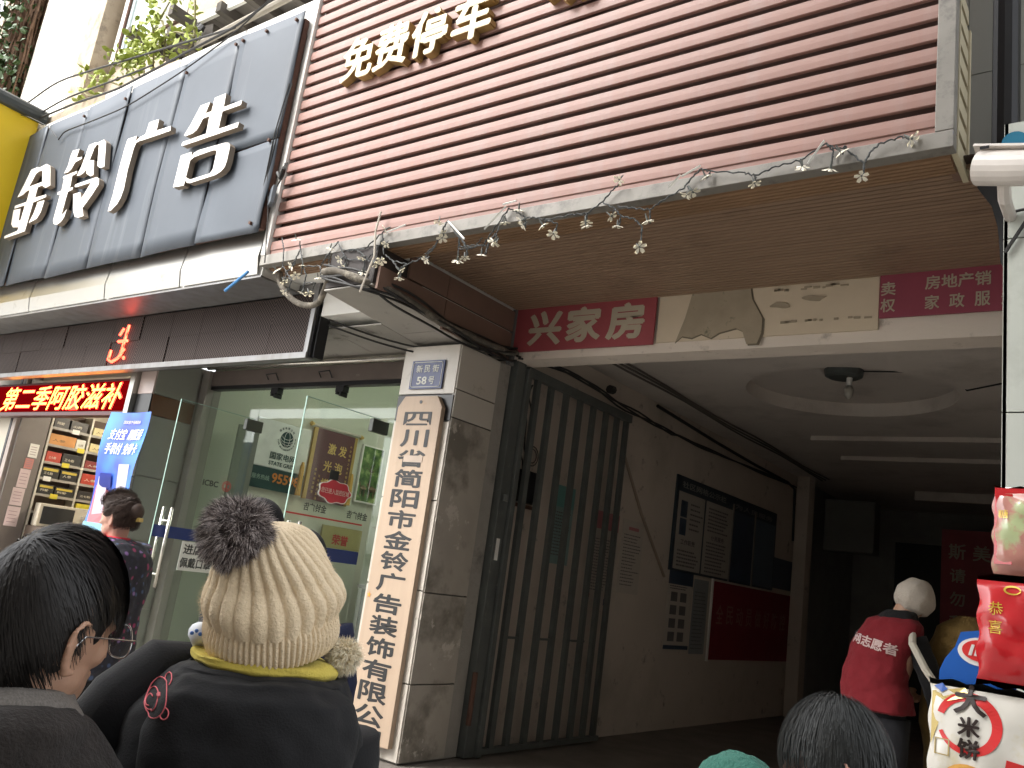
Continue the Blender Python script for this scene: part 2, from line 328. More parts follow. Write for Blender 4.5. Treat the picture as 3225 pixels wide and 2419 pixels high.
# house number plate
t = thing('house_number_plate', 'blue enamel street number plate reading 58 high on the tiled pillar', 'number plate', (-5.36, 5.59, 3.19))
m_pl = mat('blue_enamel', (.02, .035, .13), .3, 0, .05); m_pw = mat('enamel_white', (.62, .62, .56), .4, 0, .02)
put('plate', bx(-5.55, -5.15, 5.58, 5.597, 3.18, 3.45), m_pl, t)
bb = B(); x0, x1, z0, z1, w, k = -5.535, -5.165, 3.195, 3.435, .005, .022
for q in ((x0+k, x1-k, z0, z0+w), (x0+k, x1-k, z1-w, z1), (x0, x0+w, z0+k, z1-k), (x1-w, x1, z0+k, z1-k)): bb.box(q[0], q[1], 5.576, 5.579, q[2], q[3])
for sx in (0, 1):
    for sz in (0, 1):
        a = (x0 if not sx else x1, z0+k if not sz else z1-k); c = (x0+k if not sx else x1-k, z0 if not sz else z1)
        bb.tube([(a[0], 5.577, a[1]), (c[0], 5.577, c[1])], .003, 4)
put('border', bb, m_pw, t)
for s, x, z, h, w_, bo in (('新', -5.485, 3.335, .07, .075, .01), ('民', -5.385, 3.335, .07, .07, .01), ('街', -5.285, 3.335, .07, .075, .01), ('58', -5.46, 3.222, .072, .12, .035), ('号', -5.315, 3.222, .072, .07, .01)):
    textpart('lettering', s, m_pw, (x, 5.576, z), (1, 0, 0), (0, 0, 1), h, w_, t, bo)
# vertical wooden company board
m_board = mat('old_varnished_board', (.45, .335, .24), .5, 0, .1, 1.2, grain=((14, 1, .8), .14), dirt=((.38, .22, .12), 5, .6, .8), bump=.05)
t = thing('company_name_board', 'long vertical wooden board with black painted company name on the pillar front', 'sign board', (-5.34, 5.58, .1))
put('plank', B().prism([(-5.61, .12), (-5.07, .12), (-5.07, 3.0), (-5.14, 3.1), (-5.54, 3.1), (-5.61, 3.0)], 5.545, 5.597), m_board, t, bevel=.004)
put('hanging_hole', B().tube([(-5.33, 5.547, 3.045), (-5.33, 5.54, 3.045)], .016, 12), m_black, t)
star = [(-5.575+(.028 if i % 2 == 0 else .011)*sin(pi*i/5), 1.3+(.028 if i % 2 == 0 else .011)*cos(pi*i/5)) for i in range(10)]
put('star_sticker', B().prism(star, 5.541, 5.543), mat('orange_sticker', (.75, .30, .04), .5), t)
put('tape', bx(-5.43, -5.2, 5.541, 5.544, 2.49, 2.55), mat('clear_tape', (.40, .31, .24), .35), t)
zc = 2.89
for i, ch in enumerate('四川省简阳市金铃广告装饰有限公司'):
    h = .155 if ch not in '四' else .12
    textpart('letter', ch, m_black_paint, (-5.505, 5.542, zc-h/2), (1, 0, 0), (0, 0, 1), h, .33, t, .04)
    zc -= .1825
# ------------------------------------------------------------------ shop fascia box over the shops
fa = thing('shop_fascia', 'metal clad fascia box running over the shop fronts below the slate blue signboard', 'fascia', (-9, 5, 3.6))
put('box', B().box(-14.5, -6.64, 4.52, 6.4, 4.02, 6.9).box(-14.5, -5.02, 5.02, 6.34, 3.765, 4.0).box(-6.63, -5.02, 4.62, 6.34, 4.095, 6.9), m_white, fa)
put('return_front', bx(-5.6, -5.03, 4.45, 5.01, 3.77, 4.085), mat('return_shade_brown', (.035, .027, .024), .7), fa)  # near-black brown stands in for deep shade below the canopy
for i, (x0, x1) in enumerate(((-14.3, -13.05), (-13.05, -11.3), (-11.3, -9.45), (-9.45, -7.95), (-7.95, -6.66))):
    put('cladding_panel', B().add([(x0+.01, 4.49, 4.03), (x1-.01, 4.49, 4.03), (x1-.01, 4.46, 4.2), (x0+.01, 4.46, 4.2), (x1-.01, 4.50, 4.5), (x0+.01, 4.50, 4.5)], [(0, 1, 2, 3), (3, 2, 4, 5)]), m_white_alu, fa)
for i, (x0, x1) in enumerate(((-14.3, -12.6), (-12.6, -10.7), (-10.7, -9), (-9, -7.75), (-7.75, -6.62))):
    put('top_panel', bx(x0+.01, x1-.01, 4.46, 4.515, 6.55, 6.95-.1*(i == 1)), m_white, fa)
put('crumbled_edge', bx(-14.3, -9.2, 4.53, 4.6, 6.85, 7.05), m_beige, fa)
put('underside_panel', bx(-14.5, -6.62, 4.5, 5.0, 4.0, 4.018), m_alu2, fa)
sfz = lambda y: 3.76-(y-4.45)*.0865
m_sfp = mat('grey_soffit_panel', (.36, .34, .31), .5, .2, .1, 3, dirt=((.15, .14, .13), 5, .58, .7))
for x0, x1, y0, y1 in ((-9.2, -7.6, 5.17, 6.33), (-7.6, -6.35, 5.17, 6.33), (-6.34, -5.62, 5.17, 6.33), (-5.61, -5.03, 4.45, 5.4), (-5.61, -5.03, 5.41, 6.33)):
    put('soffit_panel', B().add([(x0, y0, sfz(y0)-.012), (x1, y0, sfz(y0)-.012), (x1, y1, sfz(y1)-.012), (x0, y1, sfz(y1)-.012), (x0, y0, sfz(y0)), (x1, y0, sfz(y0)), (x1, y1, sfz(y1)), (x0, y1, sfz(y1))], [(0, 3, 2, 1), (4, 5, 6, 7), (0, 1, 5, 4), (1, 2, 6, 5), (2, 3, 7, 6), (3, 0, 4, 7)]), m_sfp, fa)
m_brown = mat('brown_panel', (.20, .125, .095), .5, .1, .1)
for y0, y1, z0, z1 in ((4.8, 5.3, 3.93, 4.14), (5.3, 6.3, 3.93, 4.14), (4.47, 5.3, 3.72, 3.92), (5.3, 6.3, 3.64, 3.92)):
    put('side_panel', bx(-5.018, -4.99, y0+.004, y1-.004, z0+.004, z1-.004), m_brown, fa)
put('corner_trim', bx(-5.02, -4.97, 6.30, 6.36, 3.6, 4.16), m_alu2, fa)
# ------------------------------------------------------------------ slate blue signboard
sb = thing('slate_blue_signboard', 'weathered slate blue metal signboard with four big cream characters', 'signboard', (-9.5, 4.5, 4.4))
seams = [-12.75, -12.15, -10.98, -9.78, -8.78, -7.72]
xs = [-12.75, -11.95, -10.84, -9.83, -8.68, -7.66, -6.62]
put('backing_frame', B().box(-12.7, -6.64, 4.40, 4.455, 4.45, 6.70), m_rust, sb)
zt = [(6.66, 6.72), (6.72, 6.70), (6.72, 6.77), (6.73, 6.75), (6.76, 6.80), (6.79, 6.76)]
def sheet(x0, x1, z00, z01, z10, z11, ybow=.004, gap=.004):
    b = B(); nx, nz = 10, 12; 
    ph = random.random()*6
    for j in range(nz+1):
        for i in range(nx+1):
            u = i/nx; v = j/nz; x = x0+gap+(x1-x0-2*gap)*u; z = (z00*(1-u)+z01*u)*(1-v)+(z10*(1-u)+z11*u)*v
            y = 4.375-ybow*.35*sin(pi*u)*(.5+.5*sin(3*v+ph))+.006*sin(5*u+3*v+ph)*sin(4*v+ph)+.010*(abs(u-.5)*2)**8*sin(6*v+ph)
            b.v.append((x, y, z))
    for j in range(nz):
        for i in range(nx):
            a = j*(nx+1)+i; b.f.append((a, a+1, a+nx+2, a+nx+1)); b.mi.append(0)
    return b
for i in range(6):
    x0, x1 = xs[i], xs[i+1]
    if i >= 4:
        if i == 4: parts = ((x0, -7.66, 4.40, 4.41, zt[i][0], zt[i][1]),)
        else: parts = ((x0, x1, 4.42, 4.40, 5.34, 5.36), (x0, x1, 5.36, 5.38, zt[i][0], zt[i][1]))
    else: parts = ((x0, x1, 4.38+.02*(i % 2), 4.40, zt[i][0], zt[i][1]),)
    for q in parts:
        o = put('panel', sheet(*q), m_blue, sb, smooth=True)
        sm = o.modifiers.new('solid', 'SOLIDIFY'); sm.thickness = .008
bb = B()
for x, z in ((-6.72, 6.68), (-7.2, 6.70), (-7.72, 6.70), (-7.6, 6.71), (-6.74, 5.36), (-8.6, 6.6), (-9.9, 6.6), (-10.9, 6.6), (-6.75, 4.5)):
    bb.tube([(x, 4.37, z), (x, 4.345, z)], .018, 8)
put('bolt_heads', bb, m_rust, sb)
LETTERS=[
 ([[(-11.872, 5.997), (-11.683, 5.999), (-11.644, 5.98), (-11.439, 5.997), (-11.31, 5.939), (-11.154, 5.64), (-11.272, 5.628), (-11.379, 5.672), (-11.386, 5.684), (-11.511, 5.68), (-11.508, 5.529), (-11.195, 5.52), (-11.183, 5.486), (-11.524, 5.466), (-11.528, 5.186), (-11.532, 5.064), (-12.111, 5.041), (-12.127, 5.08), (-11.765, 5.104), (-11.756, 5.154), (-11.932, 5.175), (-12.02, 5.236), (-12.072, 5.446), (-11.861, 5.431), (-11.815, 5.258), (-11.759, 5.249), (-11.753, 5.462), (-12.059, 5.462), (-12.068, 5.505), (-11.734, 5.507), (-11.734, 5.678), (-11.828, 5.676), (-11.91, 5.637), (-12.069, 5.626), (-11.966, 5.79)], [(-11.386, 5.447), (-11.202, 5.442), (-11.214, 5.283), (-11.28, 5.2), (-11.484, 5.173), (-11.415, 5.292)]],[[(-11.51, 5.917), (-11.422, 5.738), (-11.785, 5.732), (-11.686, 5.898), (-11.613, 5.922)]]),
 ([[(-10.772, 6.048), (-10.601, 6.037), (-10.619, 5.914), (-10.472, 5.902), (-10.471, 5.873), (-10.621, 5.859), (-10.679, 5.771), (-10.739, 5.747), (-10.849, 5.748), (-10.797, 5.833), (-10.795, 5.976)], [(-10.843, 5.707), (-10.502, 5.718), (-10.499, 5.683), (-10.6, 5.67), (-10.572, 5.498), (-10.497, 5.496), (-10.491, 5.465), (-10.601, 5.456), (-10.606, 5.153), (-10.552, 5.16), (-10.499, 5.209), (-10.516, 5.101), (-10.575, 5.049), (-10.663, 5.024), (-10.75, 5.052), (-10.792, 5.104), (-10.792, 5.274), (-10.796, 5.454), (-10.874, 5.464), (-10.876, 5.495), (-10.784, 5.503), (-10.806, 5.676), (-10.846, 5.684)], [(-10.362, 6.038), (-10.199, 6.043), (-10.17, 6.025), (-10.007, 6.037), (-9.938, 5.988), (-9.819, 5.643), (-9.912, 5.643), (-9.999, 5.688), (-10.103, 5.984), (-10.16, 6.004), (-10.207, 5.96), (-10.244, 5.805), (-10.127, 5.789), (-10.04, 5.575), (-10.121, 5.575), (-10.231, 5.633), (-10.274, 5.695), (-10.311, 5.656), (-10.386, 5.639), (-10.475, 5.647), (-10.417, 5.761), (-10.388, 5.903)], [(-10.443, 5.526), (-9.939, 5.53), (-9.868, 5.491), (-9.841, 5.419), (-9.939, 5.303), (-10.098, 5.157), (-10.017, 5.045), (-10.122, 5.039), (-10.232, 5.066), (-10.321, 5.162), (-10.435, 5.394), (-10.266, 5.392), (-10.19, 5.292), (-10.098, 5.412), (-10.049, 5.479), (-10.423, 5.484), (-10.454, 5.504)]],[]),
 ([[(-9.01, 6.034), (-8.809, 6.03), (-8.802, 5.886), (-8.511, 5.876), (-8.5, 5.816), (-9.014, 5.822), (-9.123, 5.829), (-9.197, 5.817), (-9.219, 5.757), (-9.231, 5.489), (-9.207, 5.249), (-9.228, 5.143), (-9.278, 5.073), (-9.375, 5.014), (-9.448, 5.01), (-9.427, 5.223), (-9.439, 5.528), (-9.434, 5.769), (-9.421, 5.896), (-9.408, 5.914), (-9.224, 5.912), (-9.216, 5.845), (-9.143, 5.877), (-9.029, 5.889)]],[]),
 ([[(-7.998, 5.999), (-7.828, 5.998), (-7.866, 5.876), (-7.759, 5.874), (-7.757, 6.03), (-7.563, 6.033), (-7.546, 5.87), (-7.241, 5.873), (-7.24, 5.821), (-7.552, 5.823), (-7.549, 5.622), (-7.206, 5.621), (-7.209, 5.566), (-8.178, 5.563), (-8.197, 5.581), (-8.182, 5.612), (-7.762, 5.617), (-7.776, 5.823), (-7.893, 5.821), (-7.927, 5.752), (-7.966, 5.7), (-8.03, 5.679), (-8.153, 5.674), (-8.19, 5.691), (-8.102, 5.811)], [(-8.152, 5.447), (-7.955, 5.447), (-7.945, 5.389), (-7.902, 5.429), (-7.825, 5.442), (-7.373, 5.429), (-7.309, 5.416), (-7.268, 5.377), (-7.261, 5.214), (-7.276, 5.145), (-7.326, 5.105), (-7.406, 5.084), (-7.852, 5.074), (-7.911, 5.092), (-7.95, 5.125), (-7.954, 5.159), (-7.862, 5.116), (-7.517, 5.119), (-7.477, 5.162), (-7.483, 5.352), (-7.501, 5.374), (-7.555, 5.385), (-7.802, 5.379), (-7.893, 5.375), (-7.948, 5.348), (-7.954, 5.066), (-8.155, 5.079)]],[]),
]

for polys, holes in LETTERS:
    bb = B()
    for i, pl_ in enumerate(polys): bb.prism(pl_, 4.285, 4.350, holes if i == 0 else ())
    bs_ = B(); 
    for i, f in enumerate(bb.f):
        bb.mi[i] = 0 if all(abs(bb.v[k][1]-4.285) < 1e-6 for k in f) else 1
    put('letter', bb, [m_cream, m_creams], sb)
# ------------------------------------------------------------------ pink slatted canopy box
cn = thing('pink_slatted_canopy', 'large dusty pink slatted metal canopy box over the passage with wooden soffit', 'canopy', (-3.7, 4.6, 4.1))
YF = 4.5; XL, XR = -6.55, -.885
put('backing_sheet', bx(XL, XR, YF+.06, YF+.09, 4.2, 8.42), mat('siding_gap_shade', (.12, .065, .052), .8), cn)  # sheet coloured dark to give the shade in the gaps between slats
P = .1335; z0 = 4.2085
def slat(z):
    b = B(); pr = [(0, .004), (0, -.018), (.004, -.021), (.044, -.022), (.0875, -.019), (.0895, -.016), (.0895, .004)]   # (dz, dy)
    pts = [(YF+.012+dy, z+dz) for dz, dy in pr]
    b.add([(XL, y, q) for y, q in pts]+[(XR, y, q) for y, q in pts], [(i, i+1, i+1+len(pts), i+len(pts)) for i in range(len(pts)-1)]+[tuple(range(len(pts))), tuple(range(2*len(pts)-1, len(pts)-1, -1))])
    return b
for k in range(31):
    b = slat(z0+.04+P*k); b.f = [tuple(reversed(f)) for f in b.f]
    put('slat', b, m_siding, cn, smooth=False)
put('base_flashing', bx(XL, XR, YF+.0, YF+.055, 4.2, 4.247), m_siding, cn)
put('bottom_trim', B().box(-6.63, -.805, YF-.035, YF+.055, 4.10, 4.198), m_alu, cn, bevel=.004)
put('left_trim', B().box(-6.635, -6.555, YF-.04, YF+.055, 4.2, 8.45), m_white, cn, bevel=.004)
put('right_trim', B().box(-.897, -.805, YF-.036, YF+.055, 4.201, 5.06), m_alu, cn, bevel=.004)
put('corner_post', bx(-.88, -.84, YF+.03, YF+.09, 5.0, 8.4), m_black, cn)
m_yel = mat('cream_trim', (.52, .46, .32), .6, 0, .1)
put('return_trim', B().box(-.83, -.80, YF+.057, YF+.075, 4.1, 5.05).box(-.83, -.80, YF+.36, YF+.40, 4.1, 5.05).box(-.83, -.80, YF+.075, YF+.36, 4.10, 4.125), m_yel, cn)
for k in range(8):
    z = 4.14+P*k; put('return_slat', B().obox((-.817, YF+.22, z+.05), (1, 0, 0), (0, 1, 0), (0, 0, 1), .008, .135, .045), m_yel, cn)
put('return_backing', bx(-.88, -.835, YF+.1, YF+.42, 4.13, 8.4), m_brown, cn)
# soffit: front lip board and corrugated main field
put('soffit_lip', B().box(-6.62, -.835, YF+.057, YF+.27, 4.105, 4.125), m_wood, cn)
for k in range(5): put('lip_slat', bx(-6.6, -.84, YF+.070+.04*k, YF+.098+.04*k, 4.090, 4.104), m_wood, cn)
put('soffit_sheet', bx(-6.55, -.62, YF+.271, 6.355, 4.19, 4.20), m_groove, cn)
for k in range(29):
    y = YF+.355+k*.0512
    put('soffit_slat', bx(-4.99 if y > 4.62 else -6.6, -.66+.03*sin(k*1.7), y, y+.038, 4.162, 4.189), m_soffit, cn)
put('roof', bx(-6.6, -.92, YF+.1, 6.3, 4.3, 4.36), m_black, cn)
m_gold = mat('pale_gold_letter', (.80, .70, .44), .45, 0, .04); m_golds = mat('gold_letter_side', (.34, .22, .08), .5, .2, .15)
def big(ch, x, z, h, w):
    bb = glyphs(B(), ch, (x, YF-.012, z), (1, 0, 0), (0, 0, 1), h, w, .03, .075)
    ym = min(v[1] for v in bb.v)
    bb.mi = [0 if all(abs(bb.v[k][1]-ym) < .004 for k in f) else 1 for f in bb.f]
    put('letter', bb, [m_gold, m_golds], cn)
for ch, x in (('免', -5.93), ('费', -5.5), ('停', -5.05), ('车', -4.58)): big(ch, x, 5.79, .43, .40)
big('场', -3.62, 5.84, .43, .40)
# ------------------------------------------------------------------ white pillar at right
wp = thing('white_tiled_pillar', 'pale glossy tiled pillar at the right edge of the passage', 'pillar', (-.2, 5, 0))
m_wt = mat('pale_green_tile', (.50, .52, .47), .18, 0, .03, 2, dirt=((.36, .37, .33), 2, .55, .85))
put('core', bx(-.57, .24, 4.64, 5.78, 0.01, 4.25), m_conc, wp)
for z0_, z1_ in ((.02, .9), (.9, 1.8), (1.8, 2.7), (2.7, 3.6), (3.6, 4.25)):
    put('tile', bx(-.587, -.15, 4.60, 4.639, z0_+.004, z1_-.004), m_wt, wp)
    put('tile', bx(-.146, .24, 4.60, 4.639, z0_+.004, z1_-.004), m_wt, wp)
    put('side_tile', bx(-.59, -.571, 4.60, 5.78, z0_+.004, z1_-.004), m_wt, wp)
up = thing('upper_tiled_wall', 'grey tiled upper wall behind the dark downpipe at the top right', 'wall', (-.2, 5, 4.3))
put('wall', B().box(-1.3, .6, 5.42, 5.8, 4.37, 9), m_wt, up)
for i in range(5):
    for x0, x1 in ((-1.3, -.9), (-.9, -.45), (-.45, .1)): put('tile', bx(x0+.004, x1-.004, 5.40, 5.419, 4.3+.8*i+.004, 5.1+.8*i-.004), m_wt, up)
solid('dark_downpipe', B().tube([(-.66, 5.2, 4.3), (-.66, 5.2, 6), (-.66, 5.2, 9)], .075, 12).box(-.62, .4, 5.12, 5.3, 4.27, 4.42), m_frame, 'thick dark downpipe with hanging cables at the top right corner', 'pipe', smooth=False)
# ------------------------------------------------------------------ glass shop front
GY = 5.95
sf = thing('shop_front_frame', 'brown metal frame and fixed glazing of the advertising shop front', 'shop front', (-7.7, GY, 0))
m_hd = mat('brown_header', (.16, .13, .115), .4, .3, .12, 4, dirt=((.3, .27, .24), 9, .62, .75))
put('header', bx(-9.25, -5.72, GY-.06, GY+.08, 3.38, 3.56), m_hd, sf)
put('header_rail', B().tube([(-9.2, GY-.14, 3.585), (-5.72, GY-.14, 3.57)], .028, 10), m_steel, sf, smooth=True)
put('header_strip', bx(-9.25, -5.72, GY-.05, GY+.05, 3.335, 3.378), m_frame, sf)
put('jamb', bx(-9.34, -9.2, GY-.1, GY+.1, .01, 3.56), mat('grey_jamb', (.22, .20, .18), .5), sf)
put('pane', bx(-9.2, -8.23, GY-.006, GY+.006, .02, 3.333), m_glass2, sf)
put('pane', bx(-8.22, -5.72, GY-.006, GY+.006, 2.985, 3.333), m_glass2, sf)
put('pane', bx(-6.13, -5.72, GY-.006, GY+.006, .02, 2.975), m_glass2, sf)
for x in (-7.97, -6.88):
    put('bracket', B().box(x-.07, x+.05, GY-.04, GY+.04, 3.27, 3.335).box(x-.05, x-.02, GY-.05, GY+.05, 3.24, 3.27).box(x+.01, x+.03, GY-.05, GY+.05, 3.22, 3.27), m_frame, sf)
for x in (-8.0, -7.1): put('hasp', B().tube([(x-.08, GY-.07, 3.42), (x-.1, GY-.1, 3.48), (x+.07, GY-.1, 3.49), (x+.1, GY-.07, 3.41)], .008, 6), m_frame, sf)
def door(name, hx, lab):
    t = thing(name, lab, 'door', (hx, GY, 0))
    o = put('pane', bx(hx-.006, hx+.006, 4.95, 5.9, .06, 2.96), m_glass, t)
    put('edge', B().box(hx-.007, hx+.007, 4.944, 4.9495, .06, 2.965).box(hx-.007, hx+.007, 4.9495, 5.9, 2.9605, 2.966), mat('glass_edge', (.25, .38, .33), .1), t)
    for z in (2.88, .12): put('hinge_clamp', bx(hx-.03, hx+.03, 5.78, 6.0, z-.06, z+.07), mat('clamp_steel', (.08, .08, .075), .3, .7), t, bevel=.006)
    for s in (-1, 1): 
        h = put('handle', B().tube([(hx+s*.075, 5.07, 1.03), (hx+s*.075, 5.07, 1.84)], .019, 12), m_steel, t, smooth=True)
    put('handle_bolt', B().tube([(hx-.075, 5.07, 1.16), (hx+.075, 5.07, 1.16)], .012, 8).tube([(hx-.075, 5.07, 1.7), (hx+.075, 5.07, 1.7)], .012, 8), m_steel, t)
    put('blue_stripe', bx(hx+.008, hx+.011, 4.95, 5.9, 1.53, 1.65), mat('blue_film', (.015, .03, .16), .4), t)
    return t
dl = door('glass_door_left', -8.2, 'left glass door leaf standing open with a payment mark and a mask notice')
dr = door('glass_door_right', -6.18, 'right glass door leaf standing open with a red cloud shaped sticker')
dl.name = 'glass_door'; dr.name = 'glass_door.001'
for t in (dl, dr): t['group'] = 'glass doors of the advertising shop'
m_txd = mat('dark_print', (.03, .03, .03), .5); m_rp = mat('red_print', (.45, .03, .03), .5)
textpart('lettering', 'ICBC', m_txd, (-8.187, 5.40, 2.13), (0, 1, 0), (0, 0, 1), .062, .19, dl, .03)
bb = B()
for r in (.055, .042): bb.tube([(-8.187, 5.70+r*cos(a), 2.16+r*sin(a)) for a in [2*pi*i/20 for i in range(21)]], .003, 4)
bb.box(-8.188, -8.186, 5.68, 5.72, 2.13, 2.138).box(-8.188, -8.186, 5.68, 5.72, 2.182, 2.19).box(-8.188, -8.186, 5.696, 5.704, 2.138, 2.182)
put('bank_emblem', bb, m_rp, dl)
ns = put('mask_notice', bx(-8.19, -8.186, 5.31, 5.72, 1.22, 1.52), m_white, dl)
textpart('lettering', '进店请', m_txd, (-8.183, 5.34, 1.39), (0, 1, 0), (0, 0, 1), .105, .35, dl, .02)
textpart('lettering', '佩戴口罩', m_txd, (-8.183, 5.33, 1.25), (0, 1, 0), (0, 0, 1), .105, .37, dl, .02)
for y in (5.40, 5.93):      # printed on the other side: reads mirrored from here
    textpart('lettering', '金铃广告', m_txd, (-6.167, y, 1.95), (0, -1, 0), (0, 0, 1), .075, .27, dr, .02)
put('red_stripe', bx(-6.171, -6.168, 4.95, 5.88, 1.9, 1.915), m_rp, dr)
b = B(); cp = [(.195+.19*cos(q)*(1+.07*cos(7*q)), .035+.10*sin(q)*(1+.10*cos(7*q))) for q in [2*pi*i/42 for i in range(42)]]
def cloud(s, dx, m, nm):
    b = B(); pts = [(-6.17+dx, 5.27+.195+(y-.195)*s, 2.17+(z-.04)*s) for y, z in cp]; q = [(x+.003, y, z) for x, y, z in pts]; n = len(cp)
    b.add(pts+q, [tuple(range(n)), tuple(range(2*n-1, n-1, -1))]+[(i, (i+1) % n, n+(i+1) % n, n+i) for i in range(n)]); put(nm, b, m, dr)
cloud(1.08, .002, m_white, 'sticker_border'); cloud(1, .006, mat('sticker_red', (.5, .03, .05), .4), 'cloud_sticker')
put('camera_icon', bx(-6.163, -6.160, 5.36, 5.47, 2.27, 2.36), m_frame, dr)
textpart('lettering', '您已进入监控区域', mat('sticker_ink', (.7, .5, .45), .5), (-6.158, 5.29, 2.14), (0, 1, 0), (0, 0, 1), .05, .35, dr, .01)
# room behind the glass
m_iw = mat('pale_green_wall', (.52, .54, .45), .8, 0, .03, 1); m_ig = mat('grey_inner', (.16, .18, .15), .7)
struct('shop_wall_left', bx(-9.5, -9.32, 6.1, 10, 0, 4.4), m_iw)
struct('shop_wall_back', bx(-9.5, -5.2, 10, 10.15, 0, 4.4), m_iw)
struct('shop_wall_right', bx(-5.45, -5.44, 6.36, 10, 0, 4.4), m_iw)
struct('shop_ceiling', bx(-9.5, -5.4, 6.1, 10, 4.4, 4.5), m_iw)
t = thing('shop_ceiling_lamp', 'white fluorescent tube on the ceiling inside the advertising shop', 'lamp', (-7.4, 8, 4.3))
put('tube', B().tube([(-8.3, 8.2, 4.3), (-6.5, 8.2, 4.3)], .03, 8), emitter('tube_light', (.95, 1, .88), 17), t)
put('fitting', bx(-8.35, -6.45, 8.15, 8.25, 4.335, 4.398), m_white, t)
t = thing('state_grid_board', 'white and dark green power company board on the inner wall of the advertising shop', 'sign board', (-9.3, 7.2, 2.3))
m_dg = mat('dark_green_print', (.012, .045, .045), .35)
put('board', bx(-9.3, -9.27, 6.72, 7.62, 2.58, 3.2), mat('white_lightbox', (.62, .66, .62), .3), t, bevel=.008)
put('green_band', bx(-9.3, -9.27, 6.72, 7.62, 2.30, 2.575), m_dg, t)
bb = B()
N = 40; bb.add([(-9.264, 7.22, 2.99)]+[(-9.264, 7.22+.105*cos(2*pi*i/N), 2.99+.105*sin(2*pi*i/N)) for i in range(N)], [(0, 1+(i+1) % N, 1+i) for i in range(N)]); put('globe', bb, m_dg, t)
bb = B()
for k in (-.5, .0, .55): bb.tube([(-9.262, 7.22+.1*cos(a)*math.sqrt(max(0, 1-k*k)), 2.99+.1*k*.7+.04*sin(a)) for a in [pi+pi*i/16 for i in range(17)]], .0035, 4)
for k in (-.45, .45): bb.tube([(-9.262, 7.22+.1*k*cos(a), 2.99+.1*sin(a)) for a in [-pi/2+pi*i/16 for i in range(17)]], .0035, 4)
put('globe_lines', bb, m_white, t)
for i, ch in enumerate('STATE GRID CORPORATION OF CHINA'):
    a = pi*1.05+i*(pi*1.0/30)*1.0
    if ch == ' ': continue
    c_ = Vector((-9.263, 7.22+.15*cos(a), 2.99+.15*sin(a))); tx = Vector((0, -sin(a), cos(a)))
    glyph = glyphs(B(), ch, c_, tx, Vector((0, -cos(a), -sin(a))), .02, None, .02); put('ring_text', glyph, m_dg, t)
for i, ch in enumerate('国家电网公司'):
    a = pi*.80-i*.32; c_ = Vector((-9.263, 7.22+.135*cos(a)-.015, 2.99+.135*sin(a))); tx = Vector((0, sin(a), -cos(a)))
    put('ring_text', glyphs(B(), ch, c_, tx, Vector((0, cos(a), sin(a))), .03, None, .02), m_dg, t)
textpart('lettering', '国家电网', m_dg, (-9.264, 7.0, 2.70), (0, 1, 0), (0, 0, 1), .095, .42, t, .012)
textpart('lettering', 'STATE GRID', m_dg, (-9.264, 7.0, 2.62), (0, 1, 0), (0, 0, 1), .052, .42, t, .03)
textpart('lettering', '服务热线', mat('pale_green_ink', (.3, .42, .36), .5), (-9.264, 6.78, 2.41), (0, 1, 0), (0, 0, 1), .065, .28, t, .0)
textpart('lettering', '95598', mat('orange_ink', (.55, .2, .04), .5), (-9.264, 7.10, 2.40), (0, 1, 0), (0, 0, 1), .125, .45, t, .04)
# silk banner
t = thing('maroon_silk_banner', 'maroon silk award banner with gold characters and yellow tassels inside the advertising shop', 'banner', (-9.3, 8.05, 2.25))
put('cloth', bx(-9.295, -9.27, 7.72, 8.42, 2.28, 3.27), mat('maroon_silk', (.07, .012, .018), .5), t)
m_gd = mat('gold_print', (.55, .38, .10), .4); 
put('fringe', B().box(-9.30, -9.268, 7.66, 7.72, 2.28, 3.27).box(-9.30, -9.268, 8.42, 8.47, 2.28, 3.27), mat('yellow_fringe', (.38, .26, .07), .8), t)
put('rod', B().tube([(-9.27, 7.6, 3.29), (-9.27, 8.54, 3.31)], .02, 8), mat('banner_rod', (.45, .43, .36), .4), t)
for y in (7.6, 8.54): put('finial', B().tube([(-9.27, y-.04, 3.3), (-9.27, y-.02, 3.3), (-9.27, y+.03, 3.3)], [.012, .035, .02], 8), m_gd, t)
for y in (7.55, 8.46): put('tassel', B().tube([(-9.25, y, 2.75), (-9.25, y, 2.68), (-9.25, y, 2.3)], [.015, .03, .04], 8), mat('tassel_yellow', (.5, .30, .06), .8), t)
for ch, y, z in (('激', 7.95, 2.95), ('发', 8.15, 2.95), ('光', 7.92, 2.70), ('泡', 8.12, 2.70), ('模', 7.92, 2.45), ('块', 8.12, 2.45)):
    textpart('lettering', ch, m_gd, (-9.266, y, z), (0, 1, 0), (0, 0, 1), .15, .15, t, .02)
for y, z0_, s in ((8.37, 3.1, '中华服务之友好锦旗赠'), (7.80, 2.68, '感谢诚信经营'), (7.88, 2.6, '某年某月某日')):
    for i, ch in enumerate(s): put('small_lettering', glyphs(B(), ch, (-9.266, y-.02, z0_-i*.062), (0, 1, 0), (0, 0, 1), .036), m_gd, t)
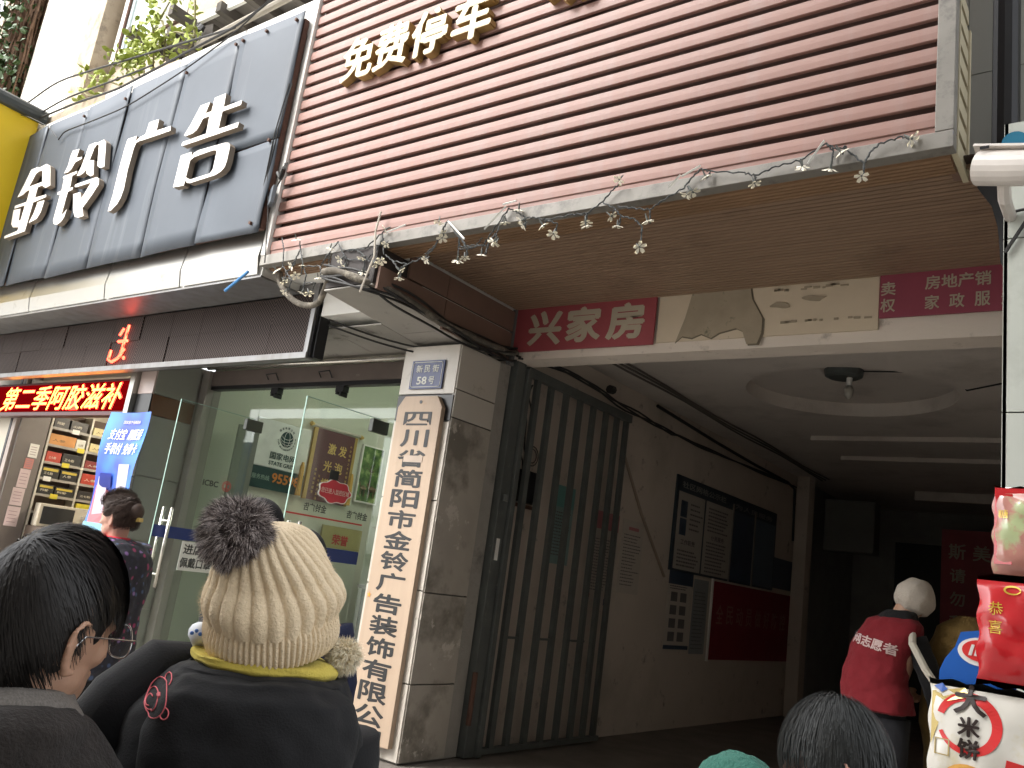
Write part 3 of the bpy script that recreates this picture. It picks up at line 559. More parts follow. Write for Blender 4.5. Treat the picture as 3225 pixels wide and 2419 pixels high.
# deer picture
def picmat():
    m = bpy.data.materials.new('green_forest_picture'); m.use_nodes = True; t = m.node_tree; L = t.links.new; p = t.nodes['Principled BSDF']; p.inputs['Roughness'].default_value = .3
    tc = t.nodes.new('ShaderNodeTexCoord'); n1 = t.nodes.new('ShaderNodeTexNoise'); n1.inputs['Scale'].default_value = 9; n1.inputs['Detail'].default_value = 6; L(tc.outputs['Object'], n1.inputs['Vector'])
    r = t.nodes.new('ShaderNodeValToRGB'); r.color_ramp.elements[0].position = .35; r.color_ramp.elements[0].color = (.015, .05, .012, 1); r.color_ramp.elements[1].position = .7; r.color_ramp.elements[1].color = (.35, .45, .18, 1)
    e = r.color_ramp.elements.new(.52); e.color = (.08, .17, .04, 1); L(n1.outputs['Fac'], r.inputs[0]); L(r.outputs[0], p.inputs['Base Color']); return m
t = thing('deer_picture', 'green forest picture with a branching tree and two deer leaning inside the shop', 'picture', (-9.28, 8.8, 2.35))
put('canvas', bx(-9.29, -9.27, 8.62, 9.02, 2.40, 3.2), picmat(), t)
put('frame', B().box(-9.3, -9.262, 8.6, 8.62, 2.38, 3.22).box(-9.3, -9.262, 9.02, 9.04, 2.38, 3.22).box(-9.3, -9.262, 8.62, 9.02, 2.38, 2.40).box(-9.3, -9.262, 8.62, 9.02, 3.2, 3.22), m_white, t)
m_tr = mat('painted_trunk', (.09, .06, .04), .8)
bb = B().tube([(-9.266, 8.84, 2.62), (-9.266, 8.84, 2.8), (-9.266, 8.83, 2.87)], [.014, .01, .007], 5)
for a, l in ((.4, .16), (1.0, .17), (1.5, .12), (2.1, .18), (2.7, .17), (.1, .1)):
    bb.tube([(-9.266, 8.83, 2.84), (-9.266, 8.83+l*.5*cos(a), 2.84+l*.6*sin(a)), (-9.266, 8.83+l*cos(a+.2), 2.84+l*sin(a+.2))], [.006, .004, .002], 4)
put('painted_tree', bb, m_tr, t)
bb = B()
for y, s in ((8.90, 1), (8.72, .75)):
    bb.tube([(-9.265, y-.06*s, 2.59), (-9.265, y, 2.6), (-9.265, y+.07*s, 2.59)], [.02*s, .045*s, .03*s], 8)
    for d in (-.05, -.03, .04, .06): bb.tube([(-9.265, y+d*s, 2.57), (-9.265, y+d*s, 2.47)], .006*s, 4)
    bb.tube([(-9.265, y-.06*s, 2.6), (-9.265, y-.1*s, 2.67)], .012*s, 5)
put('painted_deer', bb, mat('painted_deer', (.16, .12, .07), .7), t)
t = thing('brass_award_plaque', 'yellow framed certificate standing low inside the shop behind the right door', 'plaque', (-9.2, 8.45, 1.65))
put('plate', bx(-9.28, -9.25, 8.1, 8.85, 1.68, 1.98), mat('brass_plate', (.38, .34, .14), .4, .2), t); textpart('lettering', '荣誉', m_rp, (-9.245, 8.3, 1.73), (0, 1, 0), (0, 0, 1), .14, .3, t, .03)
solid('wall_certificate', B().box(-9.3, -9.28, 9.2, 9.7, 2.7, 3.0), mat('grey_poster', (.2, .24, .2), .5), 'dull grey notice on the inner wall right of the deer picture', 'notice')
t = thing('grey_curtain', 'folded grey sheet material leaning inside the shop left window', 'sheet', (-8.9, 6.4, 0))
put('sheet', B().obox((-9.05, 6.45, 1.6), (.15, 1, 0), (1, -.15, 0), (0, 0, 1), .14, .02, 1.4), m_ig, t)
t = thing('shop_counter', 'dark counter with blue edge inside the advertising shop', 'counter', (-7.5, 8.5, 0))
put('body', bx(-8.8, -6.0, 8.6, 9.3, .01, 1.2), m_ig, t); put('top', bx(-8.85, -5.95, 8.55, 9.35, 1.2, 1.25), m_dark, t)
# ------------------------------------------------------------------ pier between the two shops
pr = thing('grey_tiled_pier', 'grey tiled pier with a brown band between the pharmacy and the advertising shop', 'pier', (-9.6, 5.6, 0))
m_gt = mat('grey_green_tile', (.25, .25, .22), .3, 0, .05); m_bt = mat('brown_band_tile', (.13, .06, .03), .35)
put('core', bx(-9.68, -9.38, 5.3, 6.08, .01, 3.59), m_conc, pr)
for z0_, z1_, m in ((.02, .7, m_gt), (.7, 1.45, m_gt), (1.45, 2.17, m_gt), (2.17, 2.88, m_gt), (2.88, 3.13, m_bt), (3.13, 3.58, m_gt)):
    put('side_tile', bx(-9.379, -9.35, 5.28, 5.83, z0_+.004, z1_-.004), m, pr)
put('front_tile', bx(-9.68, -9.36, 5.26, 5.29, 3.13, 3.58), mat('pink_tile', (.45, .36, .33), .3), pr)
put('front_tile', bx(-9.68, -9.36, 5.26, 5.29, 2.87, 3.125), m_black, pr)
for i in range(4): put('front_tile', bx(-9.68, -9.36, 5.26, 5.29, .02+.71*i, .715+.71*i), m_tile, pr)
put('white_corner_post', bx(-9.8, -9.70, 5.2, 5.3, .01, 3.59), m_white_alu, pr)
# ------------------------------------------------------------------ blue roll-up banner hung outside the pharmacy
t = thing('blue_payment_banner', 'curling blue hanging banner with a phone drawing beside the pharmacy entrance', 'banner', (-9.65, 5.15, 1.85))
def bcol():
    m = bpy.data.materials.new('blue_banner_print'); m.use_nodes = True; tr = m.node_tree; L = tr.links.new; p = tr.nodes['Principled BSDF']; p.inputs['Roughness'].default_value = .45
    tc = tr.nodes.new('ShaderNodeTexCoord'); n1 = tr.nodes.new('ShaderNodeTexNoise'); n1.inputs['Scale'].default_value = 2.2; L(tc.outputs['Object'], n1.inputs['Vector'])
    r = tr.nodes.new('ShaderNodeValToRGB'); r.color_ramp.elements[0].position = .4; r.color_ramp.elements[0].color = (.03, .06, .42, 1); r.color_ramp.elements[1].position = .65; r.color_ramp.elements[1].color = (.04, .22, .62, 1)
    L(n1.outputs['Fac'], r.inputs[0]); L(r.outputs[0], p.inputs['Base Color']); return m
def ban(x, z): return 5.05+.04*sin((x+10.1)*4)+.03*sin(z*5+x*2)
b = B(); nx, nz = 8, 16
for j in range(nz+1):
    for i in range(nx+1):
        x = -10.09+.86*i/nx; z = 1.5+1.36*j/nz; b.v.append((x, ban(x, z), z))
for j in range(nz):
    for i in range(nx):
        a = j*(nx+1)+i; b.f.append((a, a+1, a+nx+2, a+nx+1)); b.mi.append(0)
put('sheet', b, bcol(), t, smooth=True)
m_lil = mat('lilac_white', (.75, .70, .78), .5, 0, .02)
def onban(nm, bb, m, dy=.012):
    bb.v = [(v[0], ban(v[0], v[2])-dy, v[2]) for v in bb.v]; put(nm, bb, m, t)
onban('lettering', glyphs(B(), '支付宝', (-9.97, 0, 2.53), (1, 0, 0), (0, 0, 1), .13, .31, .014, shear=.2), m_lil)
onban('lettering', glyphs(B(), '刷医保', (-9.62, 0, 2.53), (1, 0, 0), (0, 0, 1), .13, .32, .014, shear=.2), m_lil)
onban('lettering', glyphs(B(), '手机付', (-9.97, 0, 2.36), (1, 0, 0), (0, 0, 1), .13, .31, .014, shear=.2), m_lil)
onban('lettering', glyphs(B(), '免带卡', (-9.62, 0, 2.36), (1, 0, 0), (0, 0, 1), .13, .32, .014, shear=.2), m_lil)
onban('lettering', glyphs(B(), '国家医疗保障服务', (-9.8, 0, 2.72), (1, 0, 0), (0, 0, 1), .04, .36, .01), m_lil)
onban('code_card', B().prism([(-9.62, 1.83), (-9.35, 1.83), (-9.35, 2.25), (-9.62, 2.25)], 0, .001), m_lil)
onban('phone_card', B().prism([(-9.98, 1.98), (-9.74, 1.98), (-9.74, 2.14), (-9.98, 2.14)], 0, .001), mat('card_navy', (.03, .05, .35), .4), .02)
onban('phone', B().prism([(-10.0, 1.65), (-9.82, 1.65), (-9.82, 2.1), (-10.0, 2.1)], 0, .001), m_lil, .014)
onban('hand', B().prism([(-10.03, 1.5), (-9.8, 1.5), (-9.76, 1.75), (-9.79, 1.95), (-10.04, 2.0), (-10.06, 1.8)], 0, .001), mat('pink_hand', (.75, .25, .28), .5), .008)
for i in range(3): onban('icon', B().prism([(-9.74+.15*i, 1.62), (-9.64+.15*i, 1.62), (-9.64+.15*i, 1.74), (-9.74+.15*i, 1.74)], 0, .001), m_lil)
onban('pale_foot', B().prism([(-10.09, 1.5), (-9.24, 1.5), (-9.24, 1.58), (-10.09, 1.58)], 0, .001), mat('pale_cyan', (.3, .6, .75), .5))
t.location.x += .30*K
# ------------------------------------------------------------------ LED screens
t = thing('led_display_screen', 'long dark brown LED display screen hung under the shop fascia with one red character lit', 'display screen', (-9.8, 5.0, 3.35))
m_led = mat('led_module', (.10, .07, .065), .7, 0, .1, 3, spec=.15)
def grid_bump(m, pitch):
    t_ = m.node_tree; L = t_.links.new; p = t_.nodes['Principled BSDF']; tc = t_.nodes.new('ShaderNodeTexCoord')
    vo = t_.nodes.new('ShaderNodeTexChecker'); vo.inputs['Scale'].default_value = 1/pitch; vo.inputs['Color1'].default_value = (.012, .009, .009, 1); vo.inputs['Color2'].default_value = (.075, .056, .050, 1)
    mp = t_.nodes.new('ShaderNodeMapping'); mp.inputs['Scale'].default_value = (1, 0, 1); L(tc.outputs['Object'], mp.inputs[0]); L(mp.outputs[0], vo.inputs['Vector']); L(vo.outputs[0], p.inputs['Base Color'])
grid_bump(m_led, .016)
put('cabinet', bx(-14.4, -6.3, 5.02, 5.14, 3.36, 4.0), m_frame, t)
put('frame', B().box(-14.4, -6.34, 4.96, 5.06, 3.34, 3.40).box(-14.4, -6.34, 4.97, 5.06, 4.0, 4.09).box(-6.40, -6.34, 4.97, 5.06, 3.4, 4.0), m_alu2, t, bevel=.003)
put('end_cap', bx(-6.34, -6.325, 4.99, 5.16, 3.36, 4.09), m_frame, t)
x = -6.405; i = 0
while x > -14.2:
    w = .62 if i % 3 else .58
    for (z0_, z1_) in ((3.405, 3.70), (3.702, 3.995)):
        dy = random.choice((0, 0, .006, .012)) if i else 0
        put('module', bx(x-w+.003, x-.003, 4.985+dy, 5.015, z0_, z1_), m_led, t)
    x -= w; i += 1
bb = B()
for st in ([(-9.70, 3.90), (-9.72, 3.70), (-9.74, 3.50)], [(-9.86, 3.70), (-9.66, 3.70)], [(-9.80, 3.86), (-9.86, 3.78)], [(-9.98, 3.60), (-9.99, 3.48), (-9.90, 3.45), (-9.78, 3.49), (-9.68, 3.60)], [(-9.66, 3.50), (-9.64, 3.48)]):
    bb.tube([(x_, 4.975, z_) for x_, z_ in st], .017, 6)
put('lit_character', bb, led('led_red', (1, .06, .03), 5, .012), t)
t = thing('scrolling_led_sign', 'lit LED sign scrolling red characters over the pharmacy entrance', 'LED sign', (-12, 5.3, 2.9))
put('case', bx(-14.4, -9.84, 5.3, 5.45, 2.88, 3.34), mat('dark_red_case', (.06, .008, .01), .4), t)
put('case_end', bx(-9.838, -9.82, 5.28, 5.46, 2.87, 3.35), m_frame, t)
put('glow_face', bx(-14.3, -9.93, 5.295, 5.2995, 2.93, 3.31), led('led_base', (1, .005, .012), .10, .013), t)  # weak red emission built in as background glow of the letters
put('lit_text_halo', glyphs(B(), '第二季阿胶滋补', (-13.36, 5.289, 2.95), (1, 0, 0), (0, 0, 1), .34, 3.30, .035, shear=.3), led('led_text_red', (1, .03, .02), 3.5, .013), t)  # thicker red copy behind the text, shaped as its halo
put('lit_text', glyphs(B(), '第二季阿胶滋补', (-13.35, 5.286, 2.955), (1, 0, 0), (0, 0, 1), .33, 3.27, .0, shear=.3), led('led_text_yellow', (1, .42, .05), 5.5, .013), t)
# ------------------------------------------------------------------ pharmacy
m_pw2 = mat('pharmacy_wall', (.50, .46, .38), .7, 0, .05)
struct('pharmacy_wall_outer', B().box(-16, -13.2-.25, 5.55, 5.8, 0, 3.6), m_pw2)
struct('pharmacy_wall_left', B().box(-13.6, -13.45, 5.8, 10, 0, 3.6), m_pw2)
struct('pharmacy_wall_back', B().box(-13.6, -9.5, 9.9, 10, 0, 3.6), m_pw2)
struct('pharmacy_ceiling', B().box(-13.6, -9.6, 5.7, 10, 3.5, 3.58), m_pw2)
struct('pharmacy_wall_right', B().box(-9.66, -9.51, 6.09, 9.9, 0, 3.5), m_pw2)
t = thing('pharmacy_ceiling_lamp', 'white ceiling tube inside the pharmacy', 'lamp', (-11.5, 7.2, 3.4))
put('tube', B().tube([(-12.4, 7.2, 3.42), (-10.6, 7.2, 3.42)], .03, 8), emitter('warm_tube', (1, .9, .72), 45), t); put('fitting', bx(-12.45, -10.55, 7.15, 7.25, 3.455, 3.499), m_white, t)
t = thing('pharmacy_door_frame', 'grey folding shutter frame at the left of the pharmacy entrance', 'door frame', (-13.3, 5.7, 0))
put('post', bx(-13.44, -13.38, 5.5, 5.6, .01, 3.55), m_frame, t); put('post', bx(-13.36, -13.25, 5.5, 5.62, .01, 3.55), mat('pink_grey', (.33, .28, .25), .5), t); put('post', bx(-13.24, -13.2, 5.55, 5.95, .01, 3.55), mat('grey_post', (.16, .14, .13), .5), t)
sh = thing('medicine_shelf', 'white open shelf unit stacked with medicine boxes inside the pharmacy', 'shelf', (-13.2, 6.5, 0))
m_sh = mat('shelf_white', (.5, .47, .40), .5)
for y in (5.97, 6.57, 7.17): put('upright', bx(-13.42, -13.19, y, y+.03, .5, 3.13), m_sh, sh)
put('back', bx(-13.44, -13.425, 5.97, 7.2, .5, 3.13), mat('shelf_back', (.14, .10, .08), .7), sh)
SZ = [2.88, 2.62, 2.36, 2.12, 1.88, 1.62]
for z in SZ:
    put('shelf_board', B().box(-13.42, -13.2, 6.0, 6.57, z-.012, z).box(-13.42, -13.2, 6.6, 7.17, z-.012, z), m_sh, sh)
    put('price_rail', B().box(-13.2, -13.19, 6.0, 6.57, z-.035, z+.002).box(-13.2, -13.19, 6.6, 7.17, z-.035, z+.002), mat('rail_grey', (.30, .28, .25), .4), sh)
cols = {'dark': (.035, .03, .03), 'orange': (.50, .22, .05), 'red': (.42, .05, .03), 'cream': (.55, .48, .25), 'black': (.02, .02, .02), 'yellow': (.62, .52, .04), 'maroon': (.2, .03, .03), 'white': (.6, .6, .55)}
mc = {k: mat('box_'+k, v, .45, 0, .1, 6) for k, v in cols.items()}; m_gdb = mat('gold_band', (.55, .42, .06), .5)
boxes = [(0, 6.02, 6.24, .16, 'dark', 'first dark medicine carton on the top shelf'), (0, 6.27, 6.53, .15, 'dark', 'dark carton with white lettering on the top shelf'),
 (1, 6.01, 6.40, .16, 'orange', 'long orange carton on the second shelf'), (1, 6.41, 6.55, .15, 'white', 'white carton beside the orange one on the second shelf'),
 (2, 6.02, 6.24, .15, 'red', 'bright red carton on the third shelf'), (2, 6.26, 6.55, .16, 'black', 'black carton with small white characters on the third shelf'),
 (3, 6.01, 6.27, .16, 'black', 'black carton with gold band at the left of the fourth shelf'), (3, 6.29, 6.55, .15, 'black', 'black carton with gold seal at the right of the fourth shelf'),
 (4, 6.02, 6.25, .14, 'black', 'black carton with gold top band at the left of the fifth shelf'), (4, 6.27, 6.55, .13, 'black', 'flat black carton with gold band at the right of the fifth shelf'),
 (0, 6.63, 6.95, .12, 'cream', 'cream carton in the right bay top shelf'), (1, 6.63, 6.95, .13, 'cream', 'cream carton with dark lettering in the right bay second shelf'), (2, 6.62, 6.95, .12, 'maroon', 'maroon carton in the right bay third shelf'),
 (3, 6.62, 7.0, .16, 'red', 'red carton in the right bay fourth shelf'), (4, 6.62, 6.95, .13, 'dark', 'dark carton in the right bay fifth shelf'), (5, 6.64, 6.86, .2, 'yellow', 'yellow carton in the lowest right bay beside the microwave')]
for (s, y0, y1, h, c, lab) in boxes:
    z = SZ[s]+.001; t = thing('medicine_box', lab, 'box', (-13.3, (y0+y1)/2, z), 'medicine boxes on the pharmacy shelf')
    put('carton', bx(-13.38, -13.205, y0, y1, z, z+h), mc[c], t, bevel=.003)
    if 'gold' in lab: put('band', bx(-13.2045, -13.2025, y0+.02, y1-.02, z+h*.66, z+h*.9), m_gdb, t)
    w = (y1-y0)*.5; put('print', glyphs(B(), random.choice(('阿胶', '山药', '三七粉', '人参')), (-13.2035, y0+.04, z+h*.3), (0, 1, 0), (0, 0, 1), h*.25, w, .01), mat('box_ink', (.6, .55, .45) if c in ('dark', 'black', 'maroon', 'red') else (.12, .08, .03), .5), t)
bb = []
for s, y in ((1, 6.44), (2, 6.27), (4, 6.21), (3, 6.05), (0, 6.3)): put('price_card', bx(-13.188, -13.184, y, y+.11, SZ[s]-.05, SZ[s]+.02), mc['yellow'] if s in (1, 2, 4) else m_white, sh)
t = thing('microwave_oven', 'cream microwave oven with two knobs on the pharmacy counter', 'microwave', (-13.0, 6.32, 1.45))
MO = Vector((-12.95, 6.33, 1.58)); ax = Vector((.25, 1, 0)).normalized(); az = Vector((0, 0, 1)); an = Vector((1, -.25, 0)).normalized()
put('body', B().obox(MO, ax, an, az, .34, .17, .165), mat('cream_enamel', (.55, .50, .40), .35), t, bevel=.01)
put('door_glass', B().obox(MO+an*.172-ax*.08, ax, an, az, .215, .004, .125), mat('oven_glass', (.015, .015, .015), .1), t)
for dz in (.03, -.06): 
    c = MO+an*.17+ax*.26+az*dz; put('knob', B().tube([c, c+an*.03], .03, 14), mat('knob_grey', (.4, .38, .35), .3), t)
t = thing('pharmacy_counter', 'counter under the microwave inside the pharmacy', 'counter', (-12.9, 6.5, 0)); put('body', bx(-13.4, -12.6, 5.98, 7.2, .01, 1.41), mat('counter_brown', (.12, .09, .07), .5), t)
t = thing('pharmacy_paper_notices', 'strip of pink and white paper notices on the pharmacy door post', 'notice', (-13.2, 5.8, 1.4))
m_pk = mat('pinkish_paper', (.58, .47, .48), .7)
for i, (y, z, w, h, mm) in enumerate(((5.82, 2.37, .13, .2, m_white), (5.80, 2.2, .12, .15, mat('red_paper', (.5, .2, .18), .6)), (5.78, 1.92, .15, .27, m_pk), (5.76, 1.66, .17, .25, m_pk), (5.76, 1.36, .18, .28, m_pk))):
    put('sheet', bx(-13.195, -13.19, y-w/2, y+w/2, z, z+h), mm, t)
    for k in range(4): put('text_line', bx(-13.189, -13.187, y-w*.35, y+w*.3, z+h*(.2+.18*k), z+h*(.2+.18*k)+.008), mat('soft_ink', (.3, .2, .22), .6), t)
# ------------------------------------------------------------------ folding steel gate against the passage wall
gt = thing('steel_bar_gate', 'grey green steel bar gate folded open along the left wall of the passage', 'gate', (-4.97, 7.5, 0))
put('hinge_post', B().box(-5.03, -4.93, 6.38, 6.52, .02, 3.66), m_gate, gt, bevel=.004)
put('hinge_post', B().box(-4.99, -4.90, 6.53, 6.60, .02, 3.62), m_gate, gt, bevel=.004)
bars = [6.79, 7.04, 7.33, 7.61, 7.89, 8.17, 8.42, 8.64]
for y in bars: put('bar', B().box(-4.99, -4.945, y-.035, y+.035, .08, 3.57), m_gate, gt)
put('top_rail', bx(-5.0, -4.935, 6.6, 8.72, 3.571, 3.66), m_gate, gt); put('bottom_rail', bx(-5.0, -4.935, 6.6, 8.72, .03, .079), m_gate, gt)
put('latch', B().tube([(-4.9, 6.43, 2.3), (-4.9, 6.43, 2.36)], .03, 8), m_gate, gt); put('hinge', B().tube([(-4.92, 6.37, .3), (-4.92, 6.37, .75)], .025, 8), m_rust, gt)
put('paint_scrap', bx(-4.929, -4.926, 6.42, 6.47, 1.75, 1.95), m_white, gt)
for y in (6.9, 7.5, 8.1): put('mid_tie', bx(-4.985, -4.95, y-.12, y+.13, 1.05, 1.07), m_gate, gt)
t = thing('meter_box', 'black electricity meter box on the passage wall behind the gate bars', 'meter box', (WX, 7, 2.3))
put('box', bx(WX, WX+.08, 6.86, 7.2, 2.36, 2.68), m_frame, t, bevel=.01); put('shelf', bx(WX, WX+.06, 6.8, 7.25, 2.31, 2.34), m_rust, t)
bb = B()
for k in range(5):
    y = 6.72+.05*k; bb.tube([(WX+.03+.02*sin(j*1.7+k), y+.05*sin(j*.9+k)+.03*(j > 5), 3.55-.13*j) for j in range(8)], .008, 5)
for r in (.07, .1): bb.tube([(WX+.05, 7.02+r*cos(a), 2.84+r*sin(a)) for a in [2*pi*i/16 for i in range(17)]], .006, 5)
solid('meter_cables', bb, m_cable, 'tangle of black cables hanging above the meter box behind the gate', 'cables')
# notices on the passage wall
def notice(name, y0, y1, z0, z1, m, label, cat='notice'):
    t = thing(name, label, cat, (WX, (y0+y1)/2, z0)); put('sheet', bx(WX+.002, WX+.008, y0, y1, z0, z1), m, t); return t
def lines(t, y0, y1, z0, z1, nrow, m, hh=.014, ragged=.25):
    bb = B()
    for i in range(nrow):
        z = z1-(z1-z0)*(i+.5)/nrow; e = y1-(y1-y0)*ragged*random.random(); y = y0
        while y < e:
            w = .012+.03*random.random(); bb.box(WX+.009, WX+.0105, y, min(y+w, e), z-hh/2, z+hh/2); y += w+.008+.006*random.random()
    put('small_print', bb, m, t, stuff=True)
m_pap = mat('wall_paper_sheet', (.50, .45, .39), .8, 0, .03); m_ink = mat('faded_ink', (.14, .13, .13), .8); m_pinkp = mat('pink_paper', (.45, .18, .19), .8, 0, .05)
t = notice('teal_notice', 7.57, 7.97, 1.82, 2.65, mat('pale_teal_paper', (.22, .33, .31), .7), 'pale teal printed notice behind the gate bars'); lines(t, 7.6, 7.94, 1.9, 2.38, 14, m_ink)
put('top_band', bx(WX+.0085, WX+.010, 7.57, 7.97, 2.42, 2.65), mat('teal_band', (.12, .30, .27), .6), t)
t = notice('pink_poster', 8.35, 9.0, 1.5, 2.5, m_pap, 'paper poster with pink headline and printed tables partly behind the gate end'); lines(t, 8.4, 8.9, 1.6, 2.2, 18, m_ink, .012)
put('headline', bx(WX+.0085, WX+.010, 8.4, 9.0, 2.3, 2.5), m_pinkp, t); put('red_seal', B().tube([(WX+.009, 8.45, 1.55), (WX+.012, 8.45, 1.55)], .05, 14), m_rp, t)
put('lower_seal', bx(WX+.0085, WX+.011, 8.82, 8.95, 1.45, 1.52), mat('navy_print', (.03, .06, .16), .6), t)
t = notice('white_rules_sheet', 9.1, 9.63, 1.62, 2.49, m_pap, 'white sheet of printed rules with a pink title right of the gate'); lines(t, 9.15, 9.6, 1.7, 2.33, 16, m_ink, .012, .4)
put('title', bx(WX+.009, WX+.011, 9.25, 9.5, 2.37, 2.41), m_pinkp, t)
t = thing('information_board', 'wide dark framed information board with four panels on the passage wall', 'notice board', (WX, 12.3, 2))
put('backing', bx(WX+.002, WX+.03, 10.4, 14.2, 2.0, 3.26), mat('board_navy', (.03, .045, .06), .5), t)
m_bw = mat('board_paper', (.40, .37, .33), .6, 0, .03); m_bd = mat('board_dark_blue', (.045, .07, .11), .4)
for y0, y1, m in ((10.47, 11.3, m_bw), (11.36, 12.3, m_bw), (12.36, 13.2, m_bd), (13.26, 14.15, mat('board_blue', (.09, .13, .17), .4))):
    o = put('panel', bx(WX+.031, WX+.036, y0, y1, 2.03, 3.05), m, t)
for y in (12.33, 13.23): put('bright_divider', bx(WX+.03, WX+.045, y-.02, y+.02, 2.0, 3.15), m_alu, t)
bb = B()
for y0, y1, a, c, n_ in ((10.85, 11.25, 2.55, 2.95, 6), (10.55, 11.25, 2.06, 2.3, 5), (11.45, 12.2, 2.62, 2.98, 7), (11.45, 12.2, 2.05, 2.5, 9)):
    for i in range(n_):
        z = c-(c-a)*(i+.5)/n_; y = y0
        while y < y1-.2*random.random():
            w = .03+.04*random.random(); bb.box(WX+.0365, WX+.038, y, y+w, z-.011, z+.011); y += w+.014
put('small_print', bb, m_ink, t, stuff=True)
for z in (2.82, 2.58): put('portrait_photo', bx(WX+.0365, WX+.039, 10.55, 10.75, z-.1, z+.12), m_bd, t)
for s, y, z in (('工作职责', 10.62, 2.36), ('便民服务', 11.6, 2.52)): textpart('lettering', s, m_ink, (WX+.04, y, z), (0, 1, 0), (0, 0, 1), .07, .45, t, .03)
textpart('lettering', '社区网格公示栏', mat('pale_ink', (.3, .3, .28), .6), (WX+.033, 10.55, 3.11), (0, 1, 0), (0, 0, 1), .09, 1.5, t, .02)
textpart('lettering', '为人民服务', mat('pale_ink_b', (.25, .25, .26), .6), (WX+.033, 12.4, 3.09), (0, 1, 0), (0, 0, 1), .08, 1.6, t, .02)
t = notice('photo_poster', 10.45, 11.19, 1.0, 2.0, m_pap, 'poster with dark header and rows of small photos below the information board')
put('header', bx(WX+.0085, WX+.011, 10.45, 11.19, 1.83, 2.0), m_bd, t); put('footer', bx(WX+.0085, WX+.011, 10.45, 11.19, 1.0, 1.05), m_bd, t)
for r in range(4):
    for c in range(2): put('small_photo', bx(WX+.0085, WX+.011, 10.55+.28*c, 10.74+.28*c, 1.1+.17*r, 1.22+.17*r), m_ink, t)
lines(t, 10.5, 11.1, 1.76, 1.82, 2, m_ink)
t = notice('pale_strip_sheet', 11.24, 11.72, .95, 1.95, mat('bluish_sheet', (.24, .26, .26), .8), 'narrow pale bluish sheet between the photo poster and the red banner'); lines(t, 11.28, 11.68, 1.0, 1.8, 16, m_ink)
t = notice('dark_red_banner', 11.82, 15.35, .88, 1.97, mat('dark_red_cloth', (.22, .015, .025), .7, 0, .1), 'wide dark red cloth banner with faint characters hung low on the passage wall', 'banner')
for i, ch in enumerate('全民动员做好防控'): textpart('lettering', ch, mat('dim_letter', (.30, .14, .11), .7), (WX+.012, 12.05+.38*i, 1.38), (0, 1, 0), (0, 0, 1), .27, .26, t, .01)
put('pole', bx(WX+.009, WX+.03, 11.8, 11.85, .86, 2.0), m_white, t)
notice('blue_sheet', 14.25, 15.3, 2.05, 2.55, m_bd, 'small dark blue sheet right of the information board')
# pipes and wires along the passage wall
solid('diagonal_conduit', B().tube([(WX+.02, 8.86, 3.3), (WX+.02, 9.5, 2.6), (WX+.02, 10.28, 1.9)], .018, 8), mat('painted_pipe', (.34, .27, .21), .6), 'thin painted conduit slanting down the passage wall right of the gate', 'conduit')
solid('corner_wire', B().tube([(WX+.04, 9.6, 4.0), (WX+.04, 11.5, 3.92), (WX+.04, 13, 3.88), (WX+.04, 14.6, 3.86), (WX+.04, 14.95, 3.8), (WX+.05, 15.0, 2.9)], .022, 6), m_cable, 'black wire following the top corner of the passage wall then dropping at the pier', 'cable')
b = B()
for k in range(3):
    pts = []
    for i in range(41):
        y = 6.3+8.5*i/40; z = 3.74-.02*k+.08*math.sin(pi*min(1, (y-6.3)/2)) -.05*sin((y-6.3)*1.3+k)**2*(1 if y < 10 else .4); pts.append((-4.93+.03*k-.14*min(1, max(0, (y-8.8)/2)), y, z+.12*max(0, (y-10)/5)))
    b.tube(pts, .011, 6)
b.tube([(-4.93, 8.12, 3.83), (-4.93, 8.2, 3.84)], .05, 8)
solid('sagging_black_cables', b, m_cable, 'bundle of black cables sagging from the beam above the gate into the passage', 'cables')
b = B()
for k in range(3): b.tube([(-4.7+.06*k, 6.7+8.5*i/12, 4.03-.015*sin(i*1.2+k)) for i in range(13)], .012, 6)
solid('ceiling_corner_cables', b, mat('painted_cable', (.13, .11, .095), .8), 'cables running along the ceiling corner of the passage', 'cables')
# thick sleeve bundle under the fascia and looping round the LED screen
m_sleeve = mat('dusty_sleeve', (.12, .105, .085), .95, 0, .3, 14, dirt=((.28, .25, .20), 12, .52, .66), bump=.6, bs=25)
pts = [(-6.50, 4.62, 4.07), (-6.47, 4.60, 3.98), (-6.32, 4.60, 3.84), (-6.18, 4.6, 3.755), (-6.05, 4.6, 3.71), (-5.92, 4.6, 3.69), (-5.80, 4.58, 3.71), (-5.66, 4.5, 3.80), (-5.54, 4.42, 3.88), (-5.35, 4.40, 3.86)]
def smooth_pts(pts, k=5, it=3):
    q = []
    for i in range(len(pts)-1):
        for j in range(k): q.append(Vector(pts[i]).lerp(Vector(pts[i+1]), j/k))
    q.append(Vector(pts[-1]))
    for _ in range(it): q = [q[0]]+[(q[i-1]+q[i]*2+q[i+1])/4 for i in range(1, len(q)-1)]+[q[-1]]
    return q
solid('looped_cable_sleeve', B().tube(smooth_pts(pts), .027, 12), m_sleeve, 'grey corrugated cable sleeve looping below the lower left corner of the pink canopy', 'cable sleeve', smooth=True)
P0 = [(-5.6, 4.40, 3.90), (-5.3, 4.38, 3.85), (-5.05, 4.45, 3.77), (-4.95, 4.75, 3.72), (-4.94, 5.28, 3.69), (-4.94, 5.68, 3.66), (-4.93, 6.1, 3.69), (-4.93, 6.33, 3.72)]
q = [v+Vector((.01*sin(i*.9), 0, .012*sin(i*.55))) for i, v in enumerate(smooth_pts(P0))]
solid('wrapped_cable_sleeve', B().tube(q, [.030+.005*sin(i*1.1) for i in range(len(q))], 12), m_sleeve, 'dusty wrapped sleeve running back along the brown fascia side to the passage beam', 'cable sleeve', smooth=True)
b = B()
